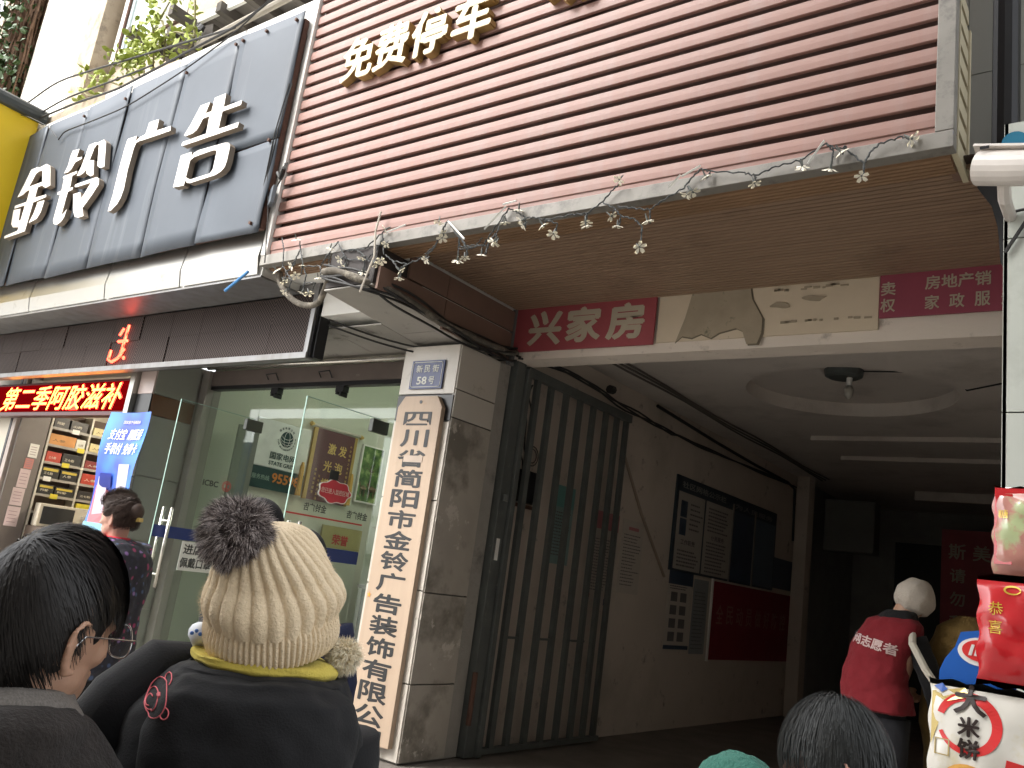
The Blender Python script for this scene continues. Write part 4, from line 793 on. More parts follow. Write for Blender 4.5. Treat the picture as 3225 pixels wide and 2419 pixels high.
for k in range(6):
    q = [v+Vector((.012*sin(i*.7+k)+.01*k-.03, 0, (-.055, .045, -.085, .06, -.07, -.03)[k]*(.7+.5*sin(i*.23+k*1.7))+.01*sin(i*.5+k*2))) for i, v in enumerate(smooth_pts(P0))]
    b.tube(q, .011, 6)
solid('black_cable_bundle', b, m_cable, 'loose black cables hanging beside the dusty wrapped sleeve up to the passage beam', 'cables', smooth=True)
b = B()
for k in range(2): b.tube([(-6.15+.3*0+ (1.2*i/12), 5.0+1.3*i/12, 3.66-.10*math.sin(pi*i/12)+.05*k-.02*i/12) for i in range(13)], .010, 5)
solid('thin_soffit_cables', b, m_cable, 'two thin black cables crossing the grey soffit panels behind the LED screen', 'cables')
# ------------------------------------------------------------------ solar lamp box and wires at the canopy left edge
t = thing('solar_control_box', 'small grey solar control box with loose wires on the left edge of the pink canopy', 'control box', (-6.55, 4.42, 4.72))
put('box', B().obox((-6.56, 4.40, 4.76), (1, -.5, 0), (.5, 1, 0), (0, 0, 1), .075, .02, .09), mat('control_grey', (.13, .15, .17), .3), t, bevel=.006)
bb = B()
for k in range(3): bb.tube([(-6.5+.02*k, 4.42, 5.1), (-6.47+.02*sin(k), 4.40, 4.95), (-6.52, 4.4, 4.85)], .006, 5); 
bb.tube([(-6.5, 4.42, 5.05), (-6.45, 4.38, 5.0), (-6.49, 4.4, 4.93), (-6.55, 4.4, 5.0)], .02, 6)
bb.tube([(-6.6, 4.38, 5.95), (-6.63, 4.36, 5.5), (-6.68, 4.38, 5.0), (-6.6, 4.4, 4.7), (-6.55, 4.42, 4.4), (-6.5, 4.43, 4.1)], .006, 5)
bb.tube([(-6.63, 4.37, 5.95), (-6.68, 4.36, 5.4), (-6.70, 4.38, 4.9), (-6.65, 4.4, 4.45)], .006, 5)
put('wires', bb, m_cable, t)
# ------------------------------------------------------------------ fairy lights along the canopy lower edge
fl = thing('fairy_light_string', 'unlit string of small cream flower lights draped along the canopy trim', 'fairy lights', (-3.7, 4.44, 4.1))
FLOWERS =  [(-4.964, 4.207), (-4.913, 4.066), (-4.354, 4.171), (-4.319, 4.077), (-4.303, 4.036), (-3.703, 4.069), (-3.608, 4.163), (-3.564, 4.066), (-3.532, 4.02), (-3.372, 4.009), (-3.265, 3.924), (-3.777, 3.931), (-3.017, 3.979), (-3.003, 3.943), (-2.783, 4.237), (-2.823, 3.994), (-2.76, 3.908), (-2.535, 3.905), (-2.586, 3.745), (-2.168, 4.151), (-2.283, 4.041), (-2.253, 4.067), (-1.852, 4.048), (-1.573, 4.095), (-1.42, 4.062), (-1.361, 4.149), (-1.242, 3.976), (-0.998, 4.161), (-6.083, 4.267), (-5.576, 4.112), (-5.935, 4.004), (-6.076, 4.011), (-5.97, 3.908), (-6.153, 3.881), (-5.674, 3.859), (-6.079, 3.762), (-5.873, 3.746), (-5.757, 3.727), (-5.428, 3.992), (-5.381, 3.918), (-5.543, 3.903), (-5.159, 3.972), (-5.135, 3.857), (-4.985, 3.908), (-4.918, 3.919), (-4.703, 3.816), (-4.695, 3.752), (-4.424, 3.869), (-4.12, 3.833), (-4.041, 3.846), (-3.873, 3.843), (-3.776, 3.93), (-6.273, 3.992)]
WIRES =  [[(-6.326, 4.321), (-6.264, 4.204), (-6.227, 4.037), (-6.156, 3.976), (-6.153, 3.881)], [(-6.227, 4.037), (-6.278, 3.989)], [(-6.057, 4.249), (-6.022, 4.173), (-6.061, 4.089), (-6.076, 4.011)], [(-6.022, 4.173), (-5.958, 4.041), (-5.94, 3.934), (-5.97, 3.908)], [(-5.958, 4.041), (-5.935, 4.004), (-5.706, 3.977), (-5.662, 3.862)], [(-5.953, 4.023), (-5.87, 3.91), (-5.875, 3.841), (-5.873, 3.746)], [(-5.875, 3.841), (-5.724, 3.826), (-5.757, 3.727)], [(-6.156, 3.976), (-6.062, 3.877), (-6.079, 3.762)], [(-6.061, 4.089), (-6.121, 3.989), (-6.156, 3.976)], [(-5.535, 4.179), (-5.664, 4.041), (-5.694, 3.976)], [(-5.535, 4.179), (-5.43, 4.047), (-5.428, 3.992)], [(-5.43, 4.047), (-5.372, 3.998), (-5.381, 3.918)], [(-5.612, 4.069), (-5.605, 4.0), (-5.543, 3.903)], [(-5.392, 4.076), (-5.278, 4.075), (-5.121, 3.976), (-5.029, 4.046), (-4.976, 4.137)], [(-5.165, 3.998), (-5.13, 3.856)], [(-5.372, 3.998), (-5.117, 3.962), (-4.985, 3.908)], [(-4.918, 3.983), (-4.831, 3.925), (-4.656, 3.873), (-4.466, 3.912)], [(-4.831, 3.925), (-4.74, 3.843), (-4.703, 3.816)], [(-4.656, 3.873), (-4.717, 3.848), (-4.695, 3.752)], [(-4.466, 3.912), (-4.424, 3.869)], [(-4.466, 3.912), (-4.384, 3.979), (-4.361, 4.053)], [(-4.149, 4.024), (-4.14, 3.932), (-4.12, 3.833)], [(-4.13, 4.021), (-4.056, 3.922), (-4.041, 3.846)], [(-4.14, 3.932), (-3.916, 3.933), (-3.853, 3.925), (-3.873, 3.843)], [(-4.056, 3.922), (-3.985, 3.928), (-3.918, 3.992)], [(-5.47, 4.096), (-5.181, 4.067), (-5.003, 4.186), (-4.964, 4.207)], [(-5.003, 4.186), (-4.939, 3.989)], [(-4.48, 3.932), (-4.382, 3.996), (-4.341, 4.105), (-4.295, 4.188)], [(-4.295, 4.188), (-4.33, 4.129), (-4.303, 4.036)], [(-4.295, 4.188), (-4.155, 4.029), (-4.124, 3.95)], [(-4.295, 4.188), (-4.083, 3.969), (-4.035, 3.877)], [(-4.124, 3.95), (-3.989, 3.945), (-3.899, 3.933), (-3.831, 4.033), (-3.711, 4.197)], [(-3.864, 3.856), (-3.847, 3.962), (-3.792, 4.015), (-3.777, 3.931)], [(-3.792, 4.015), (-3.736, 4.14), (-3.703, 4.069)], [(-3.711, 4.197), (-3.642, 4.162), (-3.549, 4.1), (-3.532, 4.02)], [(-3.549, 4.1), (-3.467, 4.087), (-3.356, 4.053), (-3.372, 4.009)], [(-3.356, 4.053), (-3.259, 4.009), (-3.265, 3.924)], [(-3.356, 4.053), (-3.14, 4.06), (-3.027, 4.048), (-3.017, 3.979)], [(-3.027, 4.048), (-2.915, 4.114), (-2.842, 4.192), (-2.783, 4.237)], [(-2.915, 4.114), (-2.813, 4.053), (-2.823, 3.994)], [(-2.813, 4.053), (-2.759, 3.99), (-2.76, 3.908)], [(-2.79, 4.061), (-2.661, 4.029), (-2.546, 4.0), (-2.535, 3.905)], [(-2.759, 3.99), (-2.652, 3.952), (-2.589, 3.889), (-2.586, 3.745)], [(-2.546, 4.0), (-2.464, 4.05), (-2.329, 4.107)], [(-2.329, 4.102), (-2.273, 4.176), (-2.216, 4.223)], [(-2.299, 4.117), (-2.253, 4.067)], [(-2.216, 4.223), (-2.152, 4.195), (-2.168, 4.151)], [(-2.152, 4.195), (-1.93, 4.143), (-1.861, 4.11), (-1.852, 4.048)], [(-1.861, 4.11), (-1.743, 4.147), (-1.599, 4.158), (-1.573, 4.095)], [(-1.599, 4.158), (-1.455, 4.236)], [(-1.455, 4.236), (-1.413, 4.179), (-1.42, 4.062)], [(-1.455, 4.236), (-1.392, 4.184), (-1.342, 4.193), (-1.361, 4.149)], [(-1.341, 4.173), (-1.242, 4.068), (-1.242, 3.976)], [(-1.242, 4.068), (-1.209, 4.136), (-1.162, 4.173)], [(-1.162, 4.173), (-1.053, 4.191), (-0.998, 4.161)]]
TIES =  [((-2.337, 4.188), (-2.206, 4.226)), ((-1.548, 4.119), (-1.455, 4.236)), ((-3.9, 4.055), (-3.711, 4.197)), ((-4.276, 4.173), (-4.065, 3.992)), ((-4.939, 4.177), (-4.712, 4.2)), ((-3.759, 4.229), (-3.625, 4.226)), ((-2.419, 4.128), (-2.337, 4.188))]

YW = 4.435
def P3(p): return (p[0], YW, p[1])
bb = B()
for seg in WIRES:
    q = []
    for i in range(len(seg)-1):
        a, c = Vector(P3(seg[i])), Vector(P3(seg[i+1])); n_ = 6
        for j in range(n_): q.append(a.lerp(c, j/n_)+Vector((0, .004*sin(j*2.1+i), .005*cos(j*2.3+i))))
    q.append(Vector(P3(seg[-1]))); bb.tube(q, .0052, 5)
    bb.tube([v+Vector((.006*sin(i*2.5), .006*cos(i*2.5), 0)) for i, v in enumerate(q)], .0042, 4)
put('wire', bb, mat('green_black_wire', (.055, .06, .06), .5), fl)
m_fl = mat('cream_petal', (.85, .80, .66), .5, 0, .06); m_stm = mat('flower_cap', (.12, .13, .12), .5)
fb = B(); R_ = .044
for k in range(5):
    a = 2*pi*k/5; d = Vector((cos(a), sin(a), 0)); s_ = Vector((-sin(a), cos(a), 0))
    tip = d*R_+Vector((0, 0, -.008)); mid = d*R_*.6+Vector((0, 0, -.006))
    n0 = len(fb.v); fb.add([Vector((0, 0, .006)), mid+s_*.013, tip+s_*.010, tip-s_*.010, mid-s_*.013, mid+Vector((0, 0, .006))], [(0, 1, 5), (0, 5, 4), (1, 2, 3, 5), (5, 3, 4), (0, 4, 1), (1, 4, 3, 2)])
fme = fb.mesh('flower', m_fl); cb = B().tube([(0, 0, .05), (0, 0, .02), (0, 0, .0)], [.004, .007, .006], 6); cme = cb.mesh('flower_cap', m_stm)
off = rootloc(fl)
for i, (x, z) in enumerate(FLOWERS):
    o = bpy.data.objects.new('flower', fme); COL.objects.link(o); o.parent = fl
    o.location = Vector((x, YW-.01-.012*(i % 3), z))*K-off
    o.rotation_euler = (RD(random.uniform(-45, 60)), RD(random.uniform(-35, 35)), random.uniform(0, 6)); sc = random.uniform(.85, 1.12); o.scale = (sc,)*3
    c = bpy.data.objects.new('flower_cap', cme); COL.objects.link(c); c.parent = o
solid('twisted_hanging_wire', B().tube([(-5.06, 4.43, 4.38), (-5.07, 4.42, 4.2), (-5.03, 4.42, 3.98), (-5.06, 4.41, 3.85), (-5.1, 4.40, 3.67)][0:5], .009, 6), mat('beige_wire', (.5, .45, .38), .7), 'beige twisted wire hanging straight down from the canopy trim', 'wire')
ct = thing('cable_ties', 'white plastic cable tie tails sticking out along the canopy trim', 'cable ties', (-4, 4.42, 4.1))
for a, c in TIES: put('tie_tail', B().tube([(a[0], 4.42, a[1]), (c[0], 4.40, c[1])], .008, 4), m_white, ct)
solid('blue_straw', B().tube([(-6.68, 4.4, 4.02), (-6.98, 4.4, 3.86)], .014, 8), mat('blue_plastic', (.05, .22, .5), .4), 'short bright blue plastic tube end below the lower left canopy corner', 'tube')
# ------------------------------------------------------------------ overhead cables over the signboard
def cable(pts, r, lab):
    q = []
    for i in range(len(pts)-1):
        for j in range(6): q.append(Vector(pts[i]).lerp(Vector(pts[i+1]), j/6))
    q.append(Vector(pts[-1])); 
    for _ in range(3): q = [q[0]]+[(q[i-1]+q[i]*2+q[i+1])/4 for i in range(1, len(q)-1)]+[q[-1]]
    solid('overhead_cable', B().tube(q, r*.6, 6), m_cable, lab, 'cable', 'cables over the slate blue signboard')
cable([(-13.4, 4.42, 7.3), (-12.2, 4.42, 7.5), (-10.62, 4.42, 7.32), (-9.2, 4.44, 7.18), (-8.0, 4.46, 7.06)], .022, 'highest black cable crossing in front of the beige wall')
cable([(-12.9, 4.42, 7.02), (-11.8, 4.42, 7.12), (-10.6, 4.42, 7.05), (-9.6, 4.43, 7.02)], .02, 'second black cable just under the highest one')
cable([(-12.4, 4.40, 6.95), (-11.3, 4.40, 6.93), (-10.3, 4.40, 6.85), (-9.5, 4.4, 6.9), (-8.6, 4.4, 6.96), (-7.8, 4.4, 7.0), (-6.7, 4.42, 7.35)], .024, 'thick black cable lying along the top edge of the signboard')
cable([(-11.41, 4.33, 6.36), (-11.3, 4.33, 6.46), (-10.6, 4.33, 6.44), (-9.74, 4.33, 6.44), (-8.6, 4.33, 6.62), (-7.7, 4.34, 6.86), (-7.1, 4.36, 7.2)], .014, 'thin dark cable hanging across the face of the signboard')
cable([(-13.0, 4.2, 7.05), (-12.3, 4.2, 6.85), (-11.6, 4.25, 6.55), (-11.4, 4.3, 6.38)], .010, 'pale thin cord slanting down from the yellow sign')
# yellow signboard at left
t = thing('yellow_signboard', 'bright yellow signboard with a dark top rail at the left edge', 'signboard', (-14, 4.3, 4.5))
put('face', bx(-15.5, -12.5, 3.0, 4.44, 4.6, 6.93), mat('yellow_plastic', (.85, .60, .02), .35, 0, .03), t)
put('top_rail', B().tube([(-12.55, 2.9, 7.06), (-12.5, 3.9, 7.03), (-12.46, 4.5, 7.0)], .10, 12).box(-15.5, -12.6, 3.0, 4.4, 6.94, 7.05), mat('dark_rail', (.06, .07, .075), .3, .3), t)
# ------------------------------------------------------------------ upper floor above the signboard
ub = thing('upper_storey', 'sunlit white rendered upper storey with a stained corner toned beige for shade above the signboard', 'building', (-15, 6, 7))
put('wall', bx(-17.85, -15.1, 5.9, 6.3, 6.5, 16), m_render, ub)
put('shaded_stained_wall', bx(-15.098, -6.7, 5.93, 6.3, 6.5, 16), m_beige, ub)  # beige base colour stands for the shaded part of the white wall
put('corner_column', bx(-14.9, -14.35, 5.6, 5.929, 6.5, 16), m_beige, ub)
w_ = put('window_frame', B().box(-14.2, -14.0, 5.84, 5.92, 9.2, 13).box(-13.1, -12.95, 5.84, 5.92, 9.2, 13).box(-14.0, -13.1, 5.84, 5.92, 9.2, 9.35), m_white, ub)
put('pane', bx(-13.99, -13.11, 5.87, 5.885, 9.36, 12.9), mat('sky_pane', (.5, .6, .62), .08, 0, .05), w_)
put('rail', B().tube([(-13.9, 5.8, 9.1), (-13.9, 5.8, 13)], .03, 6), m_rust, ub)
t = thing('timber_balcony', 'old timber balcony with mesh front and joists seen from below above the signboard', 'balcony', (-9, 5.4, 7.95))
m_old_t = mat('weathered_timber', (.13, .115, .10), .9, 0, .2, 3, grain=((20, 1.5, 20), .3)); m_oldc = mat('old_soffit_board', (.15, .135, .12), .9, 0, .15, 2, dirt=((.14, .13, .12), 3, .5, .7))
for i in range(9): put('floor_board', bx(-10.9+.47*i+.006, -10.43+.47*i-.006, 4.93, 5.9, 8.0+.01*(i % 2), 8.03+.01*(i % 2)), m_oldc, t)
put('edge_board', B().box(-10.92, -6.7, 4.88, 4.925, 7.93, 8.04), m_white, t)
put('edge_rail', B().tube([(-10.9, 4.86, 8.1), (-10.0, 4.86, 8.1)], .025, 6), m_rust, t)
for i, x in enumerate((-10.75, -10.2, -9.75, -9.1, -8.55, -8.0, -7.4)):
    put('joist', bx(x-.05, x+.05, 4.55 if i in (0, 2) else 4.8, 5.88, 7.86, 7.995), m_old_t, t)
put('cross_beam', bx(-10.6, -6.7, 5.3, 5.42, 7.78, 7.855), m_old_t, t)
m_mesh = mat('grey_mesh_sheet', (.42, .40, .36), .8, 0, .1, 3, grain=((90, 1, 6), .45))
put('mesh_front', bx(-10.88, -10.05, 4.9, 4.915, 8.12, 9.4), m_mesh, t)
put('fallen_bracket', B().obox((-9.55, 4.9, 7.72), (1, .4, .2), (0, 1, 0), (-.2, 0, 1), .22, .05, .1), m_old_t, t)
bb = B()
for k in range(5): bb.tube([(-9.5+.04*k, 4.8, 7.75+.03*sin(k)), (-9.42+.05*sin(k*2), 4.78, 7.66), (-9.35, 4.8, 7.7+.03*cos(k))], .03, 5)
put('old_meter', bb, m_frame, t)
solid('grey_conduit_pipe', B().tube([(-9.0, 4.6, 7.22), (-7.4, 4.62, 7.33), (-6.7, 4.62, 7.40)], .04, 8), mat('dusty_pipe', (.30, .27, .22), .8), 'fat dusty conduit lying along the top of the signboard beside the pink canopy', 'pipe')
# vines --------------------------------------------------------------
def leafmat(n, c): 
    m = mat(n, c, .5, 0, .35, 3); p = m.node_tree.nodes['Principled BSDF']; p.inputs['Transmission Weight'].default_value = 0; p.inputs['Subsurface Weight'].default_value = .0; return m
m_lf = leafmat('young_leaf', (.32, .38, .07)); m_lf2 = leafmat('dark_leaf', (.045, .085, .025)); m_stem = mat('vine_stem', (.20, .18, .07), .7); m_brv = mat('dry_creeper', (.10, .055, .03), .9, 0, .4, 6)
def leaf(b, p, s):
    s *= 1.2; d = Vector((random.gauss(0, 1), random.gauss(0, .8), random.gauss(-.3, .8))).normalized(); n = Vector((random.gauss(0, 1), random.gauss(-.5, 1), random.gauss(.5, .7))); w = d.cross(n).normalized(); p = Vector(p); up_ = w.cross(d)*.12*s
    b.add([p, p+d*s*.35+w*s*.32-up_, p+d*s*.75+w*s*.27, p+d*s, p+d*s*.75-w*s*.27, p+d*s*.35-w*s*.32-up_, p+d*s*.5+up_], [(0, 1, 6), (1, 2, 6), (2, 3, 6), (3, 4, 6), (4, 5, 6), (5, 0, 6)])
t = thing('climbing_vine', 'yellow green climbing vine sprouting over the top edge of the signboard below the balcony', 'vine', (-10.4, 4.6, 7.1))
sb_ = B(); lb = B()
VINES = [[(-10.1, 4.6, 7.1), (-10.2, 4.55, 7.45), (-10.05, 4.55, 7.75), (-9.9, 4.6, 8.2)], [(-10.3, 4.6, 7.08), (-10.55, 4.5, 7.35), (-10.8, 4.5, 7.65)], [(-10.5, 4.6, 7.05), (-11.0, 4.5, 7.25), (-11.4, 4.5, 7.35), (-11.6, 4.5, 7.6)],
 [(-10.8, 4.6, 7.02), (-11.3, 4.5, 7.08), (-11.7, 4.5, 7.3)], [(-9.7, 4.6, 7.2), (-9.6, 4.5, 7.45), (-9.75, 4.5, 7.7), (-10.0, 4.5, 7.9)], [(-9.2, 4.6, 7.15), (-9.0, 4.55, 7.32), (-9.35, 4.5, 7.45), (-9.6, 4.5, 7.5)], [(-9.0, 4.55, 7.3), (-9.1, 4.5, 7.8), (-9.35, 4.5, 8.3), (-9.7, 4.5, 8.6)],
 [(-10.2, 4.6, 7.1), (-10.4, 4.5, 7.6), (-10.3, 4.5, 7.9)], [(-9.9, 4.6, 7.1), (-9.8, 4.5, 7.3), (-9.6, 4.5, 7.4)]]
for V in VINES:
    sb_.tube([Vector(p) for p in V], [.014-.002*i for i in range(len(V))], 5)
    for i in range(len(V)-1):
        for k in range(11):
            p = Vector(V[i]).lerp(Vector(V[i+1]), random.random())
            if (i == 0 and random.random() < .5): continue
            leaf(lb, p+Vector((random.gauss(0, .07), random.gauss(0, .05), random.gauss(0, .07))), random.uniform(.06, .12))
for k in range(150): leaf(lb, (random.gauss(-10.35, .22), 4.52+random.gauss(0, .06), random.gauss(7.5, .16)), random.uniform(.05, .11))
for k in range(60): leaf(lb, (random.gauss(-9.85, .18), 4.5+random.gauss(0, .05), random.gauss(7.45, .12)), random.uniform(.05, .1))
for k in range(90): leaf(lb, (random.gauss(-9.9, .3), 4.5+random.gauss(0, .05), random.gauss(8.3, .2)), random.uniform(.06, .12))
put('stems', sb_, m_stem, t); o = put('leaves', lb, m_lf, t, stuff=True)
t = thing('hanging_creeper', 'mass of hanging brown creeper and dark leaves on the wall at the top left corner', 'creeper', (-18.6, 5.9, 9))
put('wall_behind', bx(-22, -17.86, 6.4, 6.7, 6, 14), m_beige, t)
put('ledge', bx(-19.6, -17.9, 5.6, 6.4, 8.9, 9.05), m_conc, t)
hb = B(); lb = B()
for k in range(260):
    x = random.uniform(-19.3, -17.95); y = random.uniform(5.7, 6.3); z = 12.6; L_ = random.uniform(.8, 3); q = [Vector((x, y, z-random.random()))]
    for i in range(5): q.append(q[-1]+Vector((random.gauss(0, .06), random.gauss(0, .03), -L_/5)))
    hb.tube(q, .016, 3, False)
for k in range(1500):
    u = random.random(); z = random.uniform(9.0, 10.7) if u < .62 else random.uniform(10.7, 12.8)
    leaf(lb, (random.uniform(-19.6, -17.95), random.uniform(5.5, 6.3), z), random.uniform(.08, .18))
put('brown_strands', hb, m_brv, t, stuff=True); put('leaves', lb, m_lf2, t, stuff=True)
# ------------------------------------------------------------------ security camera on the white pillar
t = thing('security_camera', 'white cylindrical security camera with dark lens on the pale pillar at the right edge', 'camera', (-.6, 4.4, 3.8))
m_cam = mat('camera_shell', (.62, .57, .52), .35)
put('housing', B().tube([(-.67, 4.28, 3.855), (-.655, 4.28, 3.85), (-.50, 4.24, 3.80), (-.40, 4.21, 3.77)], [.06, .085, .085, .082], 20), m_cam, t, smooth=False)
put('sun_shade', B().obox((-.53, 4.25, 3.90), (1, -.2, -.3), (0, 1, 0), (.3, 0, 1), .15, .07, .006), m_cam, t)
put('lens', B().tube([(-.41, 4.215, 3.775), (-.385, 4.205, 3.765)], .05, 16), mat('lens_black', (.01, .01, .012), .1), t)
put('mount', B().tube([(-.56, 4.6, 3.72), (-.56, 4.4, 3.72), (-.55, 4.28, 3.78)], .03, 8), m_cam, t)
put('warning_mark', bx(-.64, -.6, 4.188, 4.19, 3.90, 3.915), m_frame, t)
solid('blue_glass_disc', B().tube([(-.54, 4.59, 4.12), (-.54, 4.57, 4.12)], .06, 20).tube([(-.54, 4.585, 4.1), (-.54, 4.585, 3.95)], .012, 6), mat('blue_glass', (.03, .16, .26), .15), 'small round blue glass disc on a grey stem above the security camera', 'lamp')
solid('slack_cables', B().tube([(-.59, 4.58, 3.73), (-.42, 4.58, 3.75), (-.2, 4.58, 3.77)], .008, 5).tube([(-.44, 4.58, 3.76), (-.5, 4.58, 3.66), (-.58, 4.58, 3.52)], .01, 5), m_cable, 'thin grey cables stapled across the pale pillar below the camera', 'cables')
# torn strip between soffit and pillar
solid('torn_soffit_edge', B().prism([(-.74, 4.0), (-.70, 4.15), (-.60, 4.16), (-.60, 3.5), (-.625, 3.55), (-.64, 3.75), (-.67, 3.88)], 4.78, 4.80), m_frame, 'black torn gap strip where the wooden soffit meets the pale pillar', 'trim')
# ------------------------------------------------------------------ snack bags hanging on a rack by the pillar
t = thing('wire_rack', 'thin wire display rack holding the snack bags by the pale pillar', 'rack', (-.4, 4.0, 0))
for x_ in (-.3, -.05): put('post', B().tube([(x_, 4.07, .01), (x_, 4.07, 2.4)], .012, 8), m_steel, t)
for x_, z_ in ((-.62, 1.46), (-.5, 1.87), (-.5, 2.24)): put('bar', B().tube([(x_, 4.03, z_), (-.05, 4.05, z_)], .006, 6), m_steel, t)
def bag(name, x0, x1, z0, z1, y, m, lab, puff=.05, crimp=.03, seed=1):
    rnd = random.Random(seed); nx, nz = 16, 22; b = B()
    t = thing(name, lab, 'snack bag', ((x0+x1)/2, y, z0), 'snack bags hanging by the pillar')
    def P_(u, v, s):
        e = max(0, sin(pi*u))**.45*max(0, sin(pi*min(1, max(0, (v-.06)/.88))))**.45
        w = .007*sin(u*19+seed)*sin(v*13+seed*2)+.006*sin(u*9+v*21+seed)
        x = x0+(x1-x0)*u+.006*sin(v*20+seed)*(1 if u < .02 or u > .98 else 0); z = z0+(z1-z0)*v+.006*sin(u*25+seed)*(v < .02 or v > .98)
        return (x, y-s*(puff*e+w*e), z)
    for s in (1, -1):
        n0 = len(b.v); b.v += [P_(i/nx, j/nz, s) for j in range(nz+1) for i in range(nx+1)]
        for j in range(nz):
            for i in range(nx):
                a = n0+j*(nx+1)+i; f = (a, a+1, a+nx+2, a+nx+1); b.f.append(f if s > 0 else f[::-1]); b.mi.append(0)
    put('bag', b, m, t, smooth=True)
    def on(nm, bb, mm, d=.0025, lbl=None):
        vs = []
        for v in bb.v:
            u = min(1, max(0, (v[0]-x0)/(x1-x0))); w = min(1, max(0, (v[2]-z0)/(z1-z0))); vs.append((v[0], P_(u, w, 1)[1]-d-(v[1]), v[2]))
        bb.v = vs; put(nm, bb, mm, t, lbl)
    return t, on
m_bagw = mat('white_film', (.70, .67, .60), .22, 0, .05, 5, patch=((.62, .55, .33), 4, .52, .62), coat=.4)
t, on = bag('rice_cracker_bag', -.745, -.33, .92, 1.45, 3.93, m_bagw, 'glossy white rice cracker bag with a red brush circle and dark characters', .05, seed=3)
def arc(cx, cz, r0, r1, w, n=40, a0=.3, a1=5.6):
    b = B()
    for i in range(n+1):
        a = a0+(a1-a0)*i/n; ww = w*(.55+.45*sin(pi*i/n))*(1.5-1*i/n*.6); b.v += [(cx+(r0-ww)*cos(a), 0, cz+(r1-ww)*sin(a)), (cx+r0*cos(a), 0, cz+r1*sin(a))]
    for i in range(n): b.f.append((2*i, 2*i+2, 2*i+3, 2*i+1)); b.mi.append(0)
    return b
m_rb = mat('red_brush', (.65, .03, .03), .4); m_bk = mat('bag_ink', (.03, .018, .015), .4)
a = arc(-.60, 1.30, .115, .115, .03, a0=2.9, a1=2.9-2*pi*.9); on('brush_circle', a, m_rb)
for ch, z, h in (('大', 1.335, .105), ('米', 1.255, .07), ('饼', 1.175, .07)): on('lettering', glyphs(B(), ch, (-.6-h*.5, 0, z), (1, 0, 0), (0, 0, 1), h, h*1.05, .04), m_bk, .005)
on('small_mark', B().prism([(-.73, 1.42), (-.70, 1.435), (-.68, 1.415), (-.70, 1.40)], 0, .0005), mat('blue_mark', (.05, .12, .4), .4), .004)
on('stamp', B().box(-.72, -.715, 0, .0005, 1.17, 1.23).box(-.67, -.665, 0, .0005, 1.17, 1.23).box(-.715, -.67, 0, .0005, 1.17, 1.174).box(-.715, -.67, 0, .0005, 1.226, 1.23), mat('gold_ink', (.4, .3, .12), .4), .004)
on('red_corner', B().prism([(-.50, 1.02), (-.40, 1.02), (-.40, 1.19), (-.47, 1.20)], 0, .0005), m_rb, .004)
on('cracker_picture', B().prism([(-.60+.09*cos(q), 1.08+.075*sin(q)) for q in [2*pi*i/24 for i in range(24)]], 0, .0005), mat('cracker', (.70, .36, .08), .7, 0, .3, 30), .006)
on('gold_edge', B().prism([(-.735, 1.40), (-.62, 1.43), (-.60, 1.40), (-.68, 1.37), (-.735, 1.2)], 0, .0005), mat('gold_foil', (.58, .45, .18), .25, .5), .002)
m_bagr = mat('red_film', (.48, .015, .02), .18, 0, .15, 6, coat=.6)
t, on = bag('red_snack_bag', -.575, -.2, 1.455, 1.87, 3.90, m_bagr, 'glossy red snack bag with a gold knot motif and orange leaf pattern', .05, seed=5)
m_gi = mat('gold_print_b', (.60, .42, .05), .3, .3)
on('gold_knot', arc(-.455, 1.82, .03, .018, .006, 24, 0, 6.2), m_gi, .004)
on('gold_side_text', glyphs(B(), '恭', (-.535, 0, 1.72), (1, 0, 0), (0, 0, 1), .05), m_gi, .004); on('gold_side_text', glyphs(B(), '喜', (-.535, 0, 1.65), (1, 0, 0), (0, 0, 1), .05), m_gi, .004)
for k in range(16):
    x = -.36+random.gauss(0, .03); z = 1.63+random.gauss(0, .045)
    on('leaf_motif', B().prism([(x, z), (x+.02, z+.012), (x+.034, z+.005), (x+.016, z-.008)], 0, .0005), m_gi if k % 2 else mat('orange_print', (.7, .25, .03), .3), .004+.0003*k)
t, on = bag('clear_red_candy_bag', -.53, -.15, 1.865, 2.23, 3.93, mat('candy_film', (.45, .20, .16), .15, 0, .2, 8, patch=((.42, .48, .25), 9, .5, .6), coat=.6), 'clear bag of pink and green sweets with a red side band at the right edge', .05, seed=8)
on('red_band', B().prism([(-.525, 1.92), (-.46, 1.92), (-.46, 2.2), (-.525, 2.2)], 0, .0005), m_bagr, .004); on('red_top', B().prism([(-.525, 2.19), (-.2, 2.19), (-.2, 2.225), (-.525, 2.225)], 0, .0005), m_bagr, .003)
on('gold_text', glyphs(B(), '糖', (-.51, 0, 2.10), (1, 0, 0), (0, 0, 1), .035), m_gi, .006)
t = thing('blue_logo_card', 'blue rounded card with a red oval logo behind the white rice cracker bag', 'card', (-.6, 3.97, 1.4))
m_bl = mat('bright_blue', (.01, .10, .42), .4)
put('card', B().prism([(-.72, 1.36), (-.45, 1.36), (-.45, 1.66), (-.58, 1.655), (-.645, 1.64), (-.665, 1.58), (-.70, 1.53), (-.72, 1.48)], 3.965, 3.972), m_bl, t)
el = lambda cx, cz, a, c: [(cx+a*cos(q), cz+c*sin(q)) for q in [2*pi*i/30 for i in range(30)]]
put('white_oval', B().prism(el(-.57, 1.572, .085, .055), 3.962, 3.9645), m_white, t); put('red_oval', B().prism(el(-.567, 1.576, .072, .042), 3.959, 3.9615), m_rb, t)
put('yellow_arc', arc(-.567, 1.576, .078, .048, .006, 20, 3.4, 5.6), mat('yellow_arc', (.7, .5, .05), .4), t)
for o in t.children:
    if o.name.startswith('yellow_arc'): o.location.y = 3.958*K-t.location.y+ (t.location.y-0)*0
